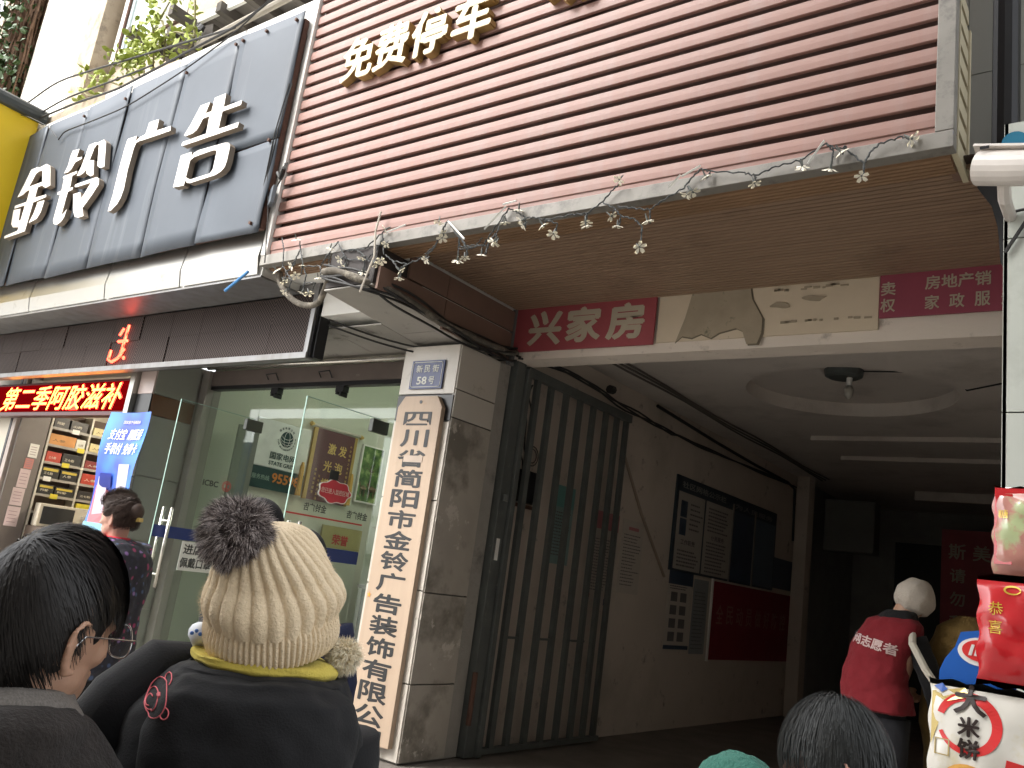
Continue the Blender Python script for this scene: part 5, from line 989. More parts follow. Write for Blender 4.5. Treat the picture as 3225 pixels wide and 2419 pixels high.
textpart('lettering', 'IM', m_white, (-.615, 3.957, 1.555), (1, 0, 0), (0, 0, 1), .042, .085, t, .04, shear=.2)
# unseen building across the street, added and sized for its shade and bounce
ob = thing('opposite_shade_building', 'unseen grey building added across the street to shade the facade', 'building', (0, -7, 0))
put('wall', bx(-9.5, 26, -12, -7, .01, 24), m_conc, ob)
for i in range(6):
    for j in range(3): put('window', bx(-8+5*i, -6+5*i, -7.03, -7.001, 8.6+3.8*j, 10.4+3.8*j), m_dark, ob)
for i in range(9): put('shutter', bx(-8.5+4*i, -5.5+4*i, -7.05, -7.001, .02, 3.2), m_alu2, ob); put('window', bx(-8+4*i, -6+4*i, -7.03, -7.001, 4.8, 6.6), m_dark, ob)
# ================================================================== PEOPLE (metres)
from mathutils.bvhtree import BVHTree
class Fr:                                        # a person's frame: right, forward, up; origin on the ground
    def __init__(s, x, y, az):
        a = RD(az); s.o = Vector((x, y, 0)); s.f = Vector((sin(a), cos(a), 0)); s.r = Vector((cos(a), -sin(a), 0)); s.u = Vector((0, 0, 1))
    def __call__(s, a, b, c): return s.o+s.r*a+s.f*b+s.u*c
def person(label, fr, group=None): return thing('person', label, 'person', fr.o/K, group)
def um(b): b.v = [(v[0]/K, v[1]/K, v[2]/K) for v in b.v]; return b
def axes(fr, tilt_r=0, tilt_f=0):                # head axes: tilt to the right / forward (degrees)
    u = (fr.u+fr.r*math.tan(RD(tilt_r))+fr.f*math.tan(RD(tilt_f))).normalized(); f = (fr.f-u*fr.f.dot(u)).normalized(); return f.cross(u), f, u
def ell(b, c, ax, rad, n=20, fn=None):
    c = Vector(c); vs = []; fs = []; m = n//2
    for j in range(m+1):
        t = pi*j/m
        for i in range(n):
            a = 2*pi*i/n; d = Vector((sin(t)*cos(a), sin(t)*sin(a), cos(t))); k = fn(d) if fn else 1
            if not isinstance(k, (tuple, Vector)): k = (k, k, k)
            vs.append(c+ax[0]*d.x*rad[0]*k[0]+ax[1]*d.y*rad[1]*k[1]+ax[2]*d.z*rad[2]*k[2])
    for j in range(m):
        for i in range(n):
            a = j*n+i; q = j*n+(i+1) % n; fs.append((a, a+n, q+n, q))
    return b.add(vs, fs)
def loft(b, rings, n=40, fold=0., seed=0, caps=True):   # rings: (centre, right vec*rx, fwd vec*ry)
    vs = []; fs = []
    for j, (c, rx, ry) in enumerate(rings):
        for i in range(n):
            a = 2*pi*i/n; k = 1+fold*(sin(a*5+j*.7+seed)*.5+sin(a*9-j*.5+seed*2)*.3+sin(a*2+j*1.3+seed)*.5)
            ca, sa = cos(a), sin(a); vs.append(Vector(c)+rx*(abs(ca)**.85*(1 if ca > 0 else -1))*k+ry*(abs(sa)**.85*(1 if sa > 0 else -1))*k)
    for j in range(len(rings)-1):
        for i in range(n):
            a = j*n+i; q = j*n+(i+1) % n; fs.append((a, q, q+n, a+n))
    if caps: fs.append(tuple(range(n-1, -1, -1))); fs.append(tuple((len(rings)-1)*n+i for i in range(n)))
    return b.add(vs, fs)
def smoothrings(R, k=4):
    out = []
    for j in range(len(R)-1):
        for i in range(k):
            t = i/k; t2 = t*t*(3-2*t)*.5+t*.5
            out.append(tuple(R[j][q].lerp(R[j+1][q], t if q == 0 else t2) for q in range(3)))
    return out+[R[-1]]
def trings(fr, L): return [(fr(a, b_, z), fr.r*rx, fr.f*ry) for a, b_, z, rx, ry in L]
def hand(b, w, d, n, s=1, curl=.5):              # palm and five bent fingers; w wrist, d direction, n palm normal
    w = Vector(w); d = Vector(d).normalized(); n = Vector(n); n = (n-d*n.dot(d)).normalized(); t = d.cross(n)
    b.tube([w, w+d*.035*s, w+d*.075*s, w+d*.09*s], [.022*s, .032*s, .036*s, .025*s], 10)
    for k, (o_, l) in enumerate(((-.027, .062), (-.009, .074), (.009, .070), (.026, .054))):
        p = w+d*.082*s+t*o_*s; q = [p-d*.02*s, p, p+(d*.9-n*-curl*.4)*l*.45*s, p+(d*.75+n*curl)*l*.8*s, p+(d*.45+n*curl*1.5)*l*s]; b.tube(q, [.009*s, .0095*s, .0088*s, .008*s, .005*s], 8)
    p = w+d*.03*s-t*.026*s; b.tube([p, p-t*.02*s+d*.02*s, p-t*.028*s+d*.045*s+n*.012*s, p-t*.02*s+d*.062*s+n*.02*s], [.013*s, .012*s, .010*s, .006*s], 8)
def fuse(name, b, m, root, vox=.006, it=6, label=None):
    o = put(name, um(b), m, root, label, smooth=True)
    r = o.modifiers.new('remesh', 'REMESH'); r.mode = 'VOXEL'; r.voxel_size = vox; r.use_smooth_shade = True
    s_ = o.modifiers.new('smooth', 'SMOOTH'); s_.iterations = it; s_.factor = .5
    return o
def headshape(d):                                # chin narrower, back of skull fuller
    kx = 1-.28*max(0, -d.z)**1.4*(1 if d.y > -.2 else .75); ky = 1+(.05 if d.y < 0 else -.03)*(1-abs(d.z)); 
    if d.y < 0 and d.z < -.2: ky *= 1-.45*(-d.z-.2)
    return (kx, ky, 1)
def ear(b, c, ax, side, s=1):
    R, F, U = ax; out = R*side; P = lambda f, u, o: c+F*f*s+U*u*s+out*o*s
    rim = [P(.010, -.030, .004), P(-.004, -.033, .007), P(-.014, -.018, .012), P(-.021, .002, .018), P(-.020, .018, .020), P(-.010, .029, .018), P(.004, .028, .010), P(.010, .018, .004)]
    b.tube(rim, [.0055*s, .007*s, .0048*s, .0042*s, .0042*s, .0045*s, .0042*s, .003*s], 8)
    b.tube([P(.008, .002, .003), P(-.003, .004, .007), P(-.010, .002, .011), P(-.012, -.012, .010), P(-.003, -.022, .007)], .0048*s, 6)
    b.tube([P(-.016, .012, .013), P(-.010, .004, .007), P(-.008, -.015, .006)], [.006*s, .0075*s, .007*s], 6)
    b.tube([P(.009, -.006, .006), P(.008, -.012, .008)], .004*s, 6)
def body(b, fr, H, ax, hr, sh=.16, hip=.62, lean=(0, 0), legs=.085, arms=None, vest=None, torso=True):
    """head, face, neck, torso, arms, legs as overlapping closed volumes, fused into one surface"""
    R, F, U = ax; H = Vector(H)
    ell(b, H, ax, hr, 36, headshape)
    P = lambda r_, f, u: H+R*r_*hr[0]+F*f*hr[1]+U*u*hr[2]
    ell(b, P(0, .50, -.62), ax, (hr[0]*.60, hr[1]*.47, hr[2]*.40), 16)
    for s in (-1, 1): ell(b, P(.42*s, .20, -.52), ax, (hr[0]*.42, hr[1]*.5, hr[2]*.36), 14)                # jaw and chin
    b.tube([P(0, .98, .12), P(0, 1.08, -.12), P(0, 1.2, -.26), P(0, .95, -.30)], [.006, .008, .012, .008], 8)      # nose
    for s in (-1, 1):
        ell(b, P(.42*s, .84, .10), ax, (.015, .010, .008), 10); ell(b, P(.50*s, .62, -.2), ax, (.024, .020, .026), 12)
        ear(b, P(.95*s, -.04, -.16), ax, s, hr[2]/.105)
    b.tube([P(-.28, .93, -.50), P(0, 1.02, -.49), P(.28, .93, -.50)], [.004, .007, .004], 8); b.tube([P(-.22, .92, -.57), P(0, 1.0, -.575), P(.22, .92, -.57)], [.004, .007, .004], 8)
    nb = fr(lean[0], lean[1], 0)-fr.o; base = Vector((fr.o.x, fr.o.y, 0))
    neck0 = H-U*hr[2]*.55-F*hr[1]*.15; sz = H.z-hr[2]*1.75
    S0 = base+nb+Vector((0, 0, sz))
    b.tube([neck0, neck0.lerp(S0, .5), S0, S0-Vector((0, 0, .05))], [hr[0]*.78, hr[0]*.70, hr[0]*.85, hr[0]*1.1], 14)
    hipc = base+Vector((0, 0, hip))
    b_ = []
    for t, rx, ry in ((0, sh*.55, .06), (.06, sh*.95, .085), (.25, sh*.98, .10), (.6, sh*.78, .09), (.85, sh*.85, .095), (1, sh*.85, .1), (1.12, sh*.6, .08)):
        b_.append((S0.lerp(hipc, t), fr.r*rx, fr.f*ry))
    loft(b, b_, 24)
    for s in (-1, 1):
        hp = hipc+fr.r*s*sh*.45; b.tube([hp+Vector((0, 0, .03)), hp-Vector((0, 0, .05)), base+fr.r*s*sh*.5+Vector((0, 0, hip*.5)), base+fr.r*s*sh*.52+Vector((0, 0, hip*.3)), base+fr.r*s*sh*.52+Vector((0, 0, .07))], [legs*.9, legs, legs*.72, legs*.66, legs*.5], 14)
        ft = base+fr.r*s*sh*.52; b.tube([ft-fr.f*.05+Vector((0, 0, .035)), ft+Vector((0, 0, .04)), ft+fr.f*.08+Vector((0, 0, .03)), ft+fr.f*.14+Vector((0, 0, .022))], [.03, .04, .036, .018], 10)
        A = (arms or {}).get(s) or [S0+fr.r*s*sh-Vector((0, 0, .03)), S0+fr.r*s*sh*1.25-Vector((0, 0, .22)), S0+fr.r*s*sh*1.2-Vector((0, 0, .40))+fr.f*.06]
        A = [Vector(a) for a in A]; b.tube([A[0], A[0].lerp(A[1], .5), A[1], A[1].lerp(A[2], .5), A[2]], [.042, .04, .034, .03, .022], 12)
        hand(b, A[2], A[2]-A[1], -fr.r*s, .9)
    return S0
def strands(b, H, ax, hr, mask, flow, n, L, wd, lift=.006, seed=1, off=1.06):
    rnd = random.Random(seed); R, F, U = ax
    def W(d, k): return H+R*d.x*hr[0]*k+F*d.y*hr[1]*k+U*d.z*hr[2]*k
    c = 0
    while c < n:
        d = Vector((rnd.gauss(0, 1), rnd.gauss(0, 1), rnd.gauss(0, 1))).normalized()
        if not mask(d): continue
        c += 1; fl = flow(d); ln = L*rnd.uniform(.6, 1.2); pts = []; e = d.copy(); k0 = off+rnd.uniform(0, .06); jit = Vector((rnd.gauss(0, .06), rnd.gauss(0, .06), rnd.gauss(0, .06)))
        for i in range(5):
            t = i/4; pts.append(W(e.normalized(), k0+lift/hr[0]*sin(pi*min(1, t*1.1))*rnd.uniform(.5, 1.3)))
            g = (flow(e.normalized())+jit); g = g-e*g.dot(e); e = (e+g.normalized()*ln/hr[0]/4*.8).normalized()
        w0 = (pts[1]-pts[0]).cross(pts[0]-H).normalized()*wd
        vs = []; 
        for i, p in enumerate(pts): q = w0*(1-.75*i/4); vs += [p-q, p+q]
        b.add(vs, [(2*i, 2*i+1, 2*i+3, 2*i+2) for i in range(4)])
    return b
def skinmat(n, c):
    m = mat(n, c, .5, 0, .06, 12, bump=.04, bs=150); p = m.node_tree.nodes['Principled BSDF']; p.inputs['Subsurface Weight'].default_value = .12; p.inputs['Subsurface Radius'].default_value = (.012, .005, .003); p.inputs['Subsurface Scale'].default_value = 1; return m
m_skin = skinmat('skin', (.46, .27, .18)); m_skin2 = skinmat('skin_rosy', (.50, .27, .20))
def hairmat(n, c, rough=.38):
    return mat(n, c, rough+.08, 0, .3, 30, spec=.35)
m_hair = hairmat('black_hair', (.014, .012, .011)); m_hairb = hairmat('brown_hair', (.05, .03, .022), .5); m_hairg = hairmat('dark_hair_matt', (.03, .032, .031), .45)
def cloth(n, c, rough=.9, nn=.12, bs=220, bump=.35, dirt=None):
    m = mat(n, c, rough, 0, nn, 20, dirt=dirt, bump=bump, bs=bs, spec=.25); m.node_tree.nodes['Principled BSDF'].inputs['Sheen Weight'].default_value = .06; return m
m_blk = cloth('black_softshell', (.0095, .0095, .0105), .8, .1, 300, .2); m_coat = cloth('charcoal_wool', (.024, .020, .018), .95, .35, 160, .6)
m_knit = mat('grey_knit', (.20, .18, .16), .95, 0, .1, 10, grain=((320, 320, 1), .5)); m_trs = cloth('dark_trousers', (.015, .015, .018))
CREASE = bpy.data.textures.new('cloth_creases', 'CLOUDS'); CREASE.noise_scale = .11; CREASE.noise_depth = 2; CREASE.noise_type = 'SOFT_NOISE'
def coatshape(root, fr, L, m, name='coat', fold=.02, seed=0, sub=True, n=44):
    b = loft(B(), smoothrings(trings(fr, L)), n, fold, seed); o = put(name, um(b), m, root, smooth=True)
    if sub:
        s_ = o.modifiers.new('sub', 'SUBSURF'); s_.levels = 2; s_.render_levels = 2
        d_ = o.modifiers.new('creases', 'DISPLACE'); d_.texture = CREASE; d_.strength = .028; d_.mid_level = .5; d_.texture_coords = 'LOCAL'
    return o
def sleeve(root, pts, rad, m, name='sleeve', n=18):
    q = []; rr = []
    for i in range(len(pts)-1):
        for j in range(5): q.append(Vector(pts[i]).lerp(Vector(pts[i+1]), j/5)); rr.append((rad[i]+(rad[i+1]-rad[i])*j/5)*(1+.04*sin(i*9+j*2.7)))
    q.append(Vector(pts[-1])); rr.append(rad[-1])
    for _ in range(3): q = [q[0]]+[(q[i-1]+q[i]*2+q[i+1])/4 for i in range(1, len(q)-1)]+[q[-1]]
    return put(name, um(B().tube(q, rr, n)), m, root, smooth=True)
def trousers(root, fr, hip, sh, m, r=.1):
    b = loft(B(), trings(fr, [(0, 0, hip+.06, sh*.9, .11), (0, 0, hip-.08, sh*.95, .115)]), 20)
    for s in (-1, 1): b.tube([fr(s*sh*.48, 0, hip-.02), fr(s*sh*.5, 0, hip*.5), fr(s*sh*.52, 0, .07)], [r, r*.8, r*.65], 14)
    put('trousers', um(b), m, root, smooth=True)
    for s in (-1, 1): put('shoe', um(B().tube([fr(s*sh*.52, -.06, .045), fr(s*sh*.52, .0, .055), fr(s*sh*.52, .1, .04), fr(s*sh*.52, .16, .03)], [.035, .048, .045, .025], 12)), m_blk, root, smooth=True)
# ---------------------------------------------------------------- boy with glasses, left foreground
fr = Fr(-1.165, .585, -12); root = person('boy with short black hair and thin glasses in a charcoal wool coat', fr)
ax = axes(fr, 2, 8); H = fr(0, .0, 1.163); hr = (.069, .087, .108)
b = B(); body(b, fr, H, ax, hr, .155, .62)
fuse('body', b, m_skin, root, .0042, 4)
def hm(d):
    p = math.degrees(math.atan2(abs(d.x), d.y))     # 0 front .. 180 back
    lim = .50 if p < 45 else (.50-(p-45)/25*.62 if p < 70 else (.02 if p < 84 else (.30 if p < 110 else .30-(p-110)/38*.95)))
    return d.z > max(lim, -.68)
def capfn(d):
    k = 1.13 if hm(d) else .94
    return (k, k*(1.04 if d.y < 0 else 1), k*(1.02))
b = ell(B(), H+ax[2]*.003, ax, hr, 72, capfn); o = put('hair', um(b), m_hair, root, smooth=True)
s_ = o.modifiers.new('s', 'SMOOTH'); s_.iterations = 3
crown = Vector((.12, -.55, .82)).normalized()
def flow(d):
    g = d-crown; t = g-d*g.dot(d); return t+Vector((.25, .35, -.25))
b = strands(B(), H+ax[2]*.003, ax, hr, lambda d: hm(d) and (d.z > .52 if math.degrees(math.atan2(abs(d.x), d.y)) < 112 else True), flow, 9000, .060, .0010, .002, 3, 1.11)
put('hair_strands', um(b), m_hair, root, stuff=True)
P = lambda r_, f, u: H+ax[0]*r_+ax[1]*f+ax[2]*u
b = B()
for s in (-1, 1):
    ring_ = [P(s*.034+.024*cos(a)*1.0, .100+.004*cos(a)*s*-1, -.008+.022*sin(a)-.004*cos(2*a)) for a in [2*pi*i/28 for i in range(29)]]
    b.tube(ring_, .0013, 6); b.tube([P(s*.059, .098, .0), P(s*.071, .088, .001), P(s*.078, .0, -.004), P(s*.078, -.012, -.02)], .0012, 6)
b.tube([P(-.01, .102, 0), P(.01, .102, 0)], .0012, 6)
g_ = put('glasses', um(b), mat('thin_silver', (.5, .5, .5), .25, .9), root)
b = B()
for s in (-1, 1): b.add([P(s*.034+.023*cos(a), .100, -.008+.021*sin(a)) for a in [2*pi*i/24 for i in range(24)]], [tuple(range(24))])
put('lens', um(b), glass('spectacle_glass', (.93, .94, .93)), g_)
coatshape(root, fr, [(0, -.03, 1.092, .062, .06), (0, -.03, 1.078, .08, .078), (0, -.025, 1.058, .090, .084), (0, -.02, 1.03, .084, .082)], m_knit, 'knit_collar', .01)
coatshape(root, fr, [(0, -.03, 1.068, .075, .07), (0, -.03, 1.052, .105, .098), (0, -.02, 1.0, .15, .12), (0, 0, .965, .185, .125), (0, 0, .88, .195, .13), (0, 0, .7, .185, .125), (0, 0, .5, .19, .13)], m_coat, 'coat', .03, 2)
coatshape(root, fr, [(0, -.05, 1.075, .10, .085), (0, -.055, 1.055, .13, .10), (0, -.07, 1.0, .14, .10), (0, -.09, .93, .12, .075), (0, -.09, .9, .06, .04)], m_coat, 'hood', .02, 5)
for s in (-1, 1): sleeve(root, [fr(s*.165, 0, .985), fr(s*.215, .0, .8), fr(s*.2, .07, .62)], [.07, .06, .05], m_coat)
b = B(); b.tube([fr(.105, -.12, 1.0), fr(.12, -.145, .93), fr(.13, -.14, .85)], [.012, .018, .012], 8); put('toggle_strap', um(b), mat('beige_horn', (.42, .36, .28), .5), root, smooth=True)
trousers(root, fr, .62, .155, m_trs)
# ---------------------------------------------------------------- child in cream bobble hat, centre foreground
fr = Fr(-1.092, .895, -48); root = person('child in a cream knitted hat with a big dark fur bobble and black jacket', fr)
ax = axes(fr, -6, -10); H = fr(0, .0, 1.215); hr = (.072, .086, .105)
b = B(); body(b, fr, H, ax, hr, .15, .60, arms={q: [fr(q*.13-.01, .02, 1.0), fr(q*.14-.01, .06, .84), fr(q*.11, .17, .72)] for q in (-1, 1)})
fuse('body', b, m_skin, root, .006, 4)
m_cr = cloth('cream_wool', (.86, .70, .48), .95, .06, 260, .6)
axh = axes(fr, -9, -16); hb_ = fr(0, -.01, 1.172)           # hat base centre
def hatgen(z0, z1, rad, nrib, depth, nz, ntheta, curve, swirl=0, sharp=1.):
    b = B(); 
    for j in range(nz+1):
        t = j/nz; z = z0+(z1-z0)*t
        for i in range(ntheta):
            a = 2*pi*i/ntheta; aa = a+swirl*sin(t*3.0+a*1.0)*.5*t+swirl*t*t
            rib = (abs(cos(nrib*aa/2))**sharp-.5)*depth*(1 if t < .93 else (1-t)/.07)
            r = rad(t)+rib+.0035*sin(a*3+t*7)*curve
            b.v.append(hb_+axh[0]*r*cos(a)*.98+axh[1]*r*sin(a)*1.08+axh[2]*z)
    for j in range(nz):
        for i in range(ntheta): a = j*ntheta+i; q = j*ntheta+(i+1) % ntheta; b.f.append((a, q, q+ntheta, a+ntheta)); b.mi.append(0)
    return b
def rcrown(t):
    return .096*math.sqrt(max(0, 1-max(0, (t-.0))**2.6))*(1+.10*sin(pi*min(1, t*2.2))*(t < .46))+.0005
put('hat_crown', um(hatgen(.026, .170, rcrown, 26, .0075, 44, 520, 1.0, .35, .7)), m_cr, root, smooth=True)
put('hat_cuff', um(hatgen(-.018, .040, lambda t: .0925+.008*sin(pi*t)**.6, 74, .0048, 12, 592, .3, 0, .8)), m_cr, root, smooth=True)
# wool fuzz
rnd = random.Random(4); fz = B()
for k in range(5000):
    a = rnd.uniform(0, 2*pi); t = rnd.random(); z = -.015+.165*t; r = (.096 if z < .04 else rcrown((z-.03)/.128)); c_ = hb_+axh[0]*r*cos(a)+axh[1]*r*sin(a)*1.08+axh[2]*z
    d = (axh[0]*cos(a)+axh[1]*sin(a)+Vector((rnd.gauss(0, .7), rnd.gauss(0, .7), rnd.gauss(0, .7)))).normalized()*.007; w = d.cross(Vector((rnd.gauss(0, 1), 1, 0))).normalized()*.00022
    fz.add([c_-w, c_+w, c_+d], [(0, 1, 2)])
put('wool_fuzz', um(fz), m_cr, root, stuff=True)
def pompom(c, R_, n, cols, root, wd=.0007, nm='fur_bobble', core=None):
    c = Vector(c); bs_ = [B() for _ in cols]; rnd = random.Random(9)
    o = put(nm, um(ell(B(), c, (Vector((1, 0, 0)), Vector((0, 1, 0)), Vector((0, 0, 1))), (R_*.62,)*3, 24)), core or cols[0], root, smooth=True)
    clumps = [Vector((rnd.gauss(0, 1), rnd.gauss(0, 1), rnd.gauss(0, 1))).normalized() for _ in range(420)]
    for k in range(n):
        q = rnd.choice(clumps); d = (q+Vector((rnd.gauss(0, .065), rnd.gauss(0, .065), rnd.gauss(0, .065)))).normalized(); e = (q*.6+d*.4+Vector((-.1, 0, -.35))+Vector((rnd.gauss(0, .22), rnd.gauss(0, .22), rnd.gauss(0, .22)))).normalized()
        L_ = R_*rnd.uniform(.8, 1.0)*(.86+.36*((q.x*37.7+q.y*91.3+q.z*17.1) % 1.0)); p0 = c+d*R_*.5; p1 = c+d*R_*.8; p2 = c+(d*.6+e*.4).normalized()*L_
        w = (p2-p0).cross(Vector((rnd.gauss(0, 1), rnd.gauss(0, 1), rnd.gauss(0, 1)))).normalized()*wd
        j = 0 if rnd.random() < .6 else len(cols)-1
        bs_[j].add([p0-w, p0+w, p1+w, p1-w, p2], [(0, 1, 2, 3), (3, 2, 4)])
    for bb_, m in zip(bs_, cols): put('fur', um(bb_), m, o, stuff=True)
    return o
m_fur = mat('dark_brown_fur', (.065, .045, .042), .55, 0, .3, 20); m_furt = mat('grey_fur_tips', (.55, .48, .45), .5, 0, .2, 20)
apex = hb_+axh[2]*.172
pompom(apex-fr.r*.048-fr.f*.035-Vector((0, 0, .026)), .057, 24000, [m_fur, m_furt], root, .00055)
pompom(fr(.112, -.012, 1.150), .030, 5000, [mat('cream_fur_base', (.92, .80, .60), .8), mat('cream_fur', (.98, .90, .72), .8)], root, .0006, 'small_bobble')
m_yl = cloth('yellow_fleece', (.62, .50, .10), .95)
coatshape(root, fr, [(0, .0, 1.112, .092, .092), (0, -.006, 1.125, .106, .106), (-.006, -.006, 1.135, .104, .104), (-.006, -.003, 1.139, .08, .08)], m_yl, 'yellow_lining', .012, 1)
b = B(); b.tube([fr(-.10, .02, 1.135), fr(-.105, .0, 1.158), fr(-.092, -.03, 1.165)], [.012, .018, .010], 12); put('white_mask_edge', um(b), mat('white_cotton', (.68, .70, .74), .8), root, smooth=True)
b = B()
for k in range(4): q = fr(-.112+.006*k, -.038-.001*k, 1.160+.004*(k % 2)); ell(b, q, axh, (.003, .0025, .003), 8)
put('blue_spots', um(b), mat('spot_blue', (.05, .15, .5), .6), root)
jk = coatshape(root, fr, [(0, 0, 1.106, .090, .088), (0, -.004, 1.123, .110, .108), (0, -.006, 1.118, .122, .118), (-.005, -.01, 1.11, .132, .12), (-.01, -.01, 1.07, .155, .118), (-.015, 0, 1.025, .18, .122), (-.015, 0, .93, .19, .13), (-.01, 0, .8, .19, .13), (0, 0, .62, .195, .14), (0, 0, .5, .195, .14)], m_blk, 'jacket', .022, 3, n=56)
hd = coatshape(root, fr, [(0, -.05, 1.120, .085, .07), (0, -.055, 1.112, .115, .085), (0, -.065, 1.09, .138, .095), (.005, -.08, 1.02, .148, .095), (.005, -.09, .94, .14, .085), (0, -.09, .88, .11, .06), (0, -.085, .85, .05, .03)], m_blk, 'hood', .022, 7, n=56)
b = B(); b.tube([fr(-.10, .05, 1.11), fr(-.15, .03, 1.095), fr(-.19, .0, 1.05), fr(-.215, -.01, .99)], [.03, .05, .055, .06], 16); put('shoulder_yoke', um(b), m_blk, root, smooth=True)
for s in (-1, 1): sleeve(root, [fr(s*.135-.02, 0.02, 1.025), fr(s*.17-.02, .04, .84), fr(s*.16-.02, .09, .66)], [.075, .068, .055], m_blk)
trousers(root, fr, .60, .15, m_trs)
# bear face print on the left shoulder, laid on the cloth
dg = bpy.context.evaluated_depsgraph_get(); dg.update()
def onto(objs, pts, d, lift=.003):
    out = []
    trees = []
    for o in objs:
        e = o.evaluated_get(dg); me = e.to_mesh(); off_ = rootloc(o)
        trees.append(BVHTree.FromPolygons([v.co+off_ for v in me.vertices], [tuple(p.vertices) for p in me.polygons])); e.to_mesh_clear()
    for p in pts:
        best = None
        for t_ in trees:
            h = t_.ray_cast(Vector(p)-d*1.0, d, 3)
            if h[0] is not None and (best is None or h[3] < best[3]): best = h
        out.append((best[0]-d*lift) if best else None)
    last = next((q for q in out if q is not None), Vector(pts[0]))
    for i, q in enumerate(out):
        if q is None: out[i] = last
        else: last = q
    return out
chs = [o for o in root.children if o.name.startswith(('jacket', 'shoulder_yoke', 'sleeve', 'hood'))]
C0 = fr(-.128, -.2, 1.075); dd = (fr.f*.97+fr.r*-.05).normalized(); ru = Vector((0, 0, 1)); rr_ = fr.r
def cir(cx, cz, a, c, a0=0, a1=2*pi, n=26): return [C0+rr_*(cx+a*cos(q))+ru*(cz+c*sin(q)) for q in [a0+(a1-a0)*i/n for i in range(n+1)]]
b = B()
for poly in (cir(0, 0, .018, .021), cir(.008, .023, .006, .007, -.6, 3.6), cir(.019, -.010, .006, .007, -2.6, 1.6), cir(-.007, -.004, .011, .012), cir(-.010, -.006, .006, .006, 1, 5)):
    b.tube(onto(chs, poly, dd), .0009, 5)
b2 = B(); b2.tube(onto(chs, [C0+rr_*.0+ru*.004, C0+rr_*.0025+ru*.005, C0+rr_*.005+ru*.004], dd, .002), [.002, .0035, .002], 8)
pr_ = put('bear_print', um(b), mat('coral_print', (.70, .14, .16), .7), root); put('bear_nose', um(b2), mat('coral_nose', (.70, .14, .16), .7), pr_)
# ---------------------------------------------------------------- volunteer in red vest in the passage
fr = Fr(-1.40, 5.85, 14); root = person('volunteer in a red vest and white hat bending over goods in the dark passage', fr)
H = fr(.14, .12, 1.505); ax = axes(fr, 24, 20); hr = (.085, .10, .12)
arms = {1: [fr(.20, .03, 1.28), fr(.30, .05, 1.06), fr(.27, .22, .86)], -1: [fr(-.12, .05, 1.27), fr(-.16, .16, 1.05), fr(-.02, .35, .95)]}
b = B(); body(b, fr, H, ax, hr, .18, .80, (.05, .03), .09, arms); fuse('body', b, m_skin, root, .008, 4)
m_rv = cloth('red_vest_cloth', (.19, .014, .02), .85, .1)
vest = coatshape(root, fr, [(.09, .05, 1.40, .10, .085), (.07, .04, 1.36, .165, .12), (.05, .03, 1.29, .19, .135), (.01, .0, 1.18, .19, .15), (-.02, -.01, 1.02, .19, .155), (-.01, 0, .92, .205, .165), (.0, .0, .82, .215, .17)], m_rv, 'vest', .02, 1)
coatshape(root, fr, [(.10, .06, 1.44, .08, .075), (.09, .05, 1.41, .105, .09), (.08, .05, 1.38, .12, .10)], m_blk, 'collar', .01)
for s in (-1, 1): sleeve(root, [arms[s][0], arms[s][1], arms[s][2]], [.07, .065, .05], m_blk)
put('blue_glove_cuff', um(B().tube([arms[1][1].lerp(arms[1][2], .75), arms[1][2]], [.052, .048], 14)), mat('navy_cuff', (.05, .05, .13), .8), root, smooth=True)
trousers(root, fr, .82, .18, m_trs, .11)
m_wh = cloth('off_white_plush', (.52, .46, .39), 1.0, .1, 120, .8)
put('white_hat', um(ell(B(), H+ax[2]*.012-ax[1]*.01, ax, (.118, .135, .135), 40, lambda d: (1+.04*sin(d.z*9)+.03*sin(d.x*7+d.y*5), 1+.03*sin(d.x*9), (.72 if d.z < -.3 else 1)+.03*sin(d.x*8)))), m_wh, root, smooth=True)
dg = bpy.context.evaluated_depsgraph_get(); dg.update()
g2 = glyphs(B(), '网志愿者', (0, 0, 0), (1, 0, 0), (0, 0, 1), .065, .30, .03); c_ = fr(-.13, -.4, 1.215); dr_ = (fr.r*.985-fr.u*.17).normalized(); up2 = Vector((0, 0, 1))
g2.v = [tuple(v) for v in onto([vest], [c_+dr_*v[0]+up2*v[2] for v in g2.v], fr.f, .006)]
put('vest_lettering', um(g2), mat('vest_print', (.55, .40, .38), .8), root)
# goods beside the volunteer
t = thing('yellow_cloth_bag', 'big dull yellow cloth bag stacked beside the volunteer in the passage', 'bag', Vector((-1.0, 6.1, 0))/K)
m_yb = cloth('dull_yellow_cloth', (.22, .14, .045), .9, .2, 40, .8)
fy = Fr(-.98, 6.15, 0)
put('bag', um(loft(B(), smoothrings(trings(fy, [(0, 0, .45, .14, .12), (0, 0, .5, .2, .17), (0, 0, .8, .24, .2), (.0, 0, 1.15, .22, .18), (-.02, 0, 1.38, .14, .12), (.02, 0, 1.46, .05, .05)])), 40, .05, 2)), m_yb, t, smooth=True)
t = thing('wooden_trolley', 'low dark trolley carrying the yellow cloth bag', 'trolley', Vector((-.98, 6.15, 0))/K)
put('deck', um(loft(B(), trings(fy, [(0, 0, .38, .28, .2), (0, 0, .445, .28, .2)]), 4)), m_rust, t)
for sx in (-1, 1):
    for sy in (-1, 1): put('leg', um(B().tube([fy(sx*.17, sy*.12, .005), fy(sx*.17, sy*.12, .38)], .02, 8)), m_rust, t)
solid('pale_strap', um(B().tube([fr(.20, .0, 1.32), fr(.25, -.1, 1.25), fr(.34, -.12, 1.12), fr(.43, -.1, 1.0)], .022, 8)), mat('pale_webbing', (.50, .46, .38), .8), 'pale webbing strap slanting from the volunteer shoulder across the yellow bag', 'strap')
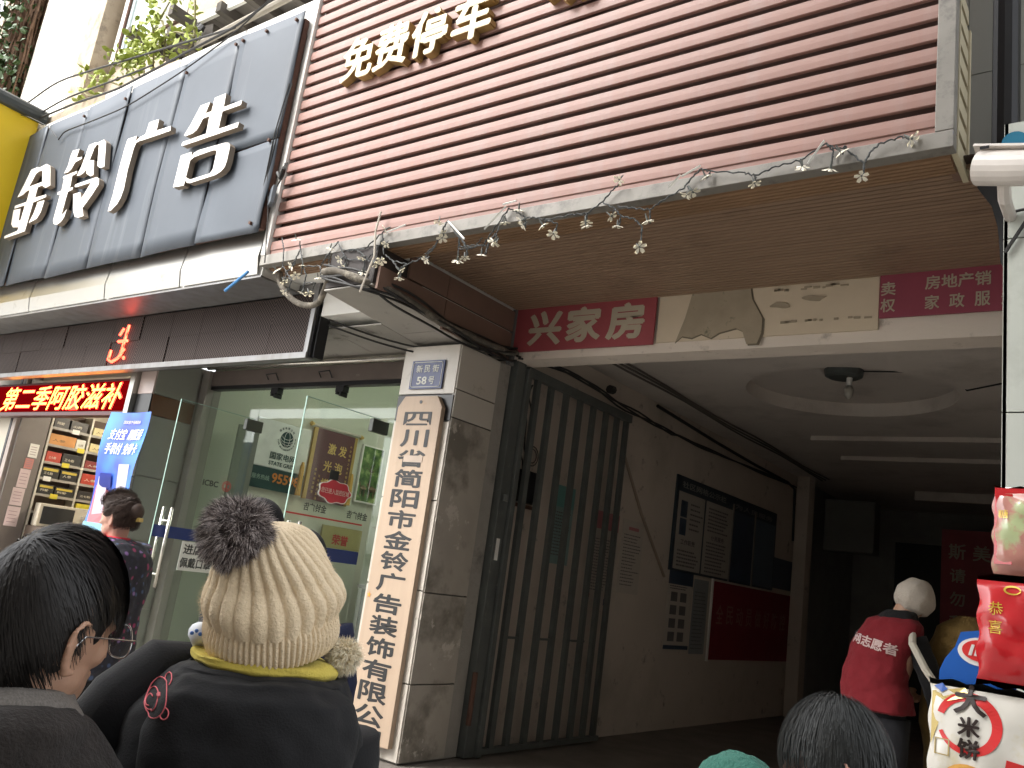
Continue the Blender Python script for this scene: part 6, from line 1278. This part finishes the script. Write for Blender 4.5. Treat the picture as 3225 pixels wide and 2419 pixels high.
# ---------------------------------------------------------------- woman in dark floral coat by the pharmacy
fr = Fr(-5.02, 2.82, -118); root = person('woman with brown hair tied up and dark floral padded coat in front of the pharmacy', fr)
H = fr(0, .03, 1.34); ax = axes(fr, 0, 8); hr = (.078, .097, .118)
b = B(); body(b, fr, H, ax, hr, .18, .78); fuse('body', b, m_skin2, root, .008, 4)
hm2 = lambda d: d.z > (.45 if math.degrees(math.atan2(abs(d.x), d.y)) < 62 else (.0 if math.degrees(math.atan2(abs(d.x), d.y)) < 100 else -.6))
put('hair', um(ell(B(), H+ax[2]*.008, ax, hr, 48, lambda d: (1.2 if hm2(d) else .92,)*3)), m_hairb, root, smooth=True)
b = strands(B(), H+ax[2]*.008, ax, hr, hm2, lambda d: Vector((0, -1, .5)), 2500, .05, .0016, .02, 5, 1.18); put('hair_strands', um(b), m_hairb, root, stuff=True)
put('hair_bun', um(ell(B(), H-ax[1]*.115+ax[2]*.03, ax, (.055, .045, .055), 20)), m_hairb, root, smooth=True)
put('hair_clip', um(B().obox(H-ax[1]*.125-ax[2]*.02, ax[0], ax[1], ax[2], .022, .03, .012)), mat('yellow_clip', (.6, .42, .12), .4), root, bevel=.004)
put('red_collar', um(loft(B(), trings(fr, [(0, 0, 1.18, .090, .085), (0, .01, 1.225, .075, .075)]), 24)), cloth('red_knit', (.5, .03, .05)), root, smooth=True)
def floral():
    m = bpy.data.materials.new('dark_floral_cloth'); m.use_nodes = True; t_ = m.node_tree; L = t_.links.new; p = t_.nodes['Principled BSDF']; p.inputs['Roughness'].default_value = .7
    tc = t_.nodes.new('ShaderNodeTexCoord'); v = t_.nodes.new('ShaderNodeTexVoronoi'); v.inputs['Scale'].default_value = 26; v.inputs['Randomness'].default_value = 1; L(tc.outputs['Object'], v.inputs['Vector'])
    r = t_.nodes.new('ShaderNodeMapRange'); r.inputs['From Min'].default_value = .45; r.inputs['From Max'].default_value = .28; L(v.outputs['Distance'], r.inputs['Value'])
    cr_ = t_.nodes.new('ShaderNodeValToRGB'); L(v.outputs['Color'], cr_.inputs[0]); cr_.color_ramp.interpolation = 'CONSTANT'
    E_ = cr_.color_ramp.elements; E_[0].color = (.02, .02, .035, 1); E_[1].position = .45; E_[1].color = (.28, .03, .10, 1); e = E_.new(.58); e.color = (.05, .08, .16, 1); e = E_.new(.7); e.color = (.22, .12, .30, 1); e = E_.new(.8); e.color = (.02, .02, .03, 1)
    mx = t_.nodes.new('ShaderNodeMix'); mx.data_type = 'RGBA'; i = [s for s in mx.inputs if s.type == 'RGBA']; i[0].default_value = (.012, .012, .02, 1); L(cr_.outputs[0], i[1]); L(r.outputs[0], mx.inputs['Factor'])
    L([s for s in mx.outputs if s.type == 'RGBA'][0], p.inputs['Base Color']); return m
m_flo = floral()
coatshape(root, fr, [(0, 0, 1.215, .10, .09), (0, -.02, 1.19, .165, .13), (0, -.03, 1.12, .23, .17), (0, -.02, 1.0, .25, .19), (0, 0, .8, .26, .2), (0, 0, .5, .27, .21), (0, 0, .42, .26, .2)], m_flo, 'padded_coat', .025, 4)
for s in (-1, 1): sleeve(root, [fr(s*.22, 0, 1.18), fr(s*.29, .03, .95), fr(s*.24, .16, .78)], [.095, .09, .07], m_flo)
trousers(root, fr, .70, .18, m_trs)
# ---------------------------------------------------------------- two people mostly hidden behind the bobble hat
for (x, y, z, az, lab, m) in ((-3.33, 2.50, 1.37, 40, 'person in a black cap barely showing above the fur bobble', m_blk), (-2.86, 2.42, 1.25, -40, 'person in a navy jacket mostly hidden behind the cream hat', cloth('navy_cloth', (.02, .025, .06)))):
    fr = Fr(x, y, az); root = person(lab, fr); H = fr(0, .02, z); ax = axes(fr, 0, 5); hr = (.078, .095, .115)
    b = B(); body(b, fr, H, ax, hr, .17, z*.54); fuse('body', b, m_skin, root, .009, 4)
    put('black_cap', um(ell(B(), H+ax[2]*.02, ax, (.10, .115, .12), 32, lambda d: (1, 1, 1 if d.z > -.1 else .3))), m_blk, root, smooth=True)
    zz = z-.14
    coatshape(root, fr, [(0, 0, zz, .09, .085), (0, 0, zz-.05, .17, .12), (0, 0, zz-.12, .21, .14), (0, 0, zz-.35, .22, .15), (0, 0, zz-.7, .22, .15)], m, 'jacket', .02)
    for s in (-1, 1): sleeve(root, [fr(s*.18, 0, zz-.1), fr(s*.25, .02, zz-.32), fr(s*.23, .1, zz-.5)], [.08, .07, .055], m)
    trousers(root, fr, z*.52, .17, m_trs)
# ---------------------------------------------------------------- child with bare head, lower right, and green hood
fr = Fr(-.52, 1.87, -105); root = person('child with loose dark hair walking past at the bottom right', fr)
H = fr(0, .0, 1.032); ax = axes(fr, 4, 8); hr = (.078, .092, .112)
b = B(); body(b, fr, H, ax, hr, .14, .54); fuse('body', b, m_skin2, root, .007, 4)
hm3 = lambda d: d.z > (.40 if math.degrees(math.atan2(abs(d.x), d.y)) < 66 else (-.05 if math.degrees(math.atan2(abs(d.x), d.y)) < 85 else -.8))
put('hair', um(ell(B(), H+ax[2]*.004, ax, hr, 48, lambda d: (1.13 if hm3(d) else .92,)*3)), m_hairg, root, smooth=True)
b = strands(B(), H+ax[2]*.004, ax, hr, hm3, lambda d: Vector((0, -.1, -1))+(d-Vector((0, -.3, .95)))*1.5, 7500, .075, .0011, .004, 6, 1.12); put('hair_strands', um(b), m_hairg, root, stuff=True)
coatshape(root, fr, [(0, 0, .95, .07, .07), (0, 0, .92, .12, .10), (0, 0, .87, .17, .13), (0, 0, .7, .19, .14), (0, 0, .45, .2, .15)], cloth('dark_green_coat', (.02, .05, .045)), 'coat', .02)
for s in (-1, 1): sleeve(root, [fr(s*.15, 0, .88), fr(s*.2, .03, .7), fr(s*.18, .1, .56)], [.07, .06, .05], m_blk)
trousers(root, fr, .52, .14, m_trs)
fr = Fr(-.68, 1.76, -60); root = person('small child in a fluffy teal green hood at the bottom edge', fr)
H = fr(0, 0, .905); ax = axes(fr, 0, 5); hr = (.072, .086, .105)
b = B(); body(b, fr, H, ax, hr, .13, .46); fuse('body', b, m_skin2, root, .008, 4)
m_tl = cloth('teal_fleece', (.05, .17, .13), 1.0, .15, 90, .9)
put('hood', um(ell(B(), H-ax[1]*.012, ax, (.10, .11, .125), 36, lambda d: 1+.02*sin(d.x*14+d.z*9))), m_tl, root, smooth=True)
coatshape(root, fr, [(0, 0, .83, .07, .07), (0, 0, .8, .12, .1), (0, 0, .75, .16, .12), (0, 0, .55, .18, .14), (0, 0, .38, .18, .14)], m_tl, 'coat', .02)
for s in (-1, 1): sleeve(root, [fr(s*.14, 0, .76), fr(s*.18, .03, .6), fr(s*.16, .1, .48)], [.06, .055, .045], m_tl)
trousers(root, fr, .46, .13, m_trs, .08)
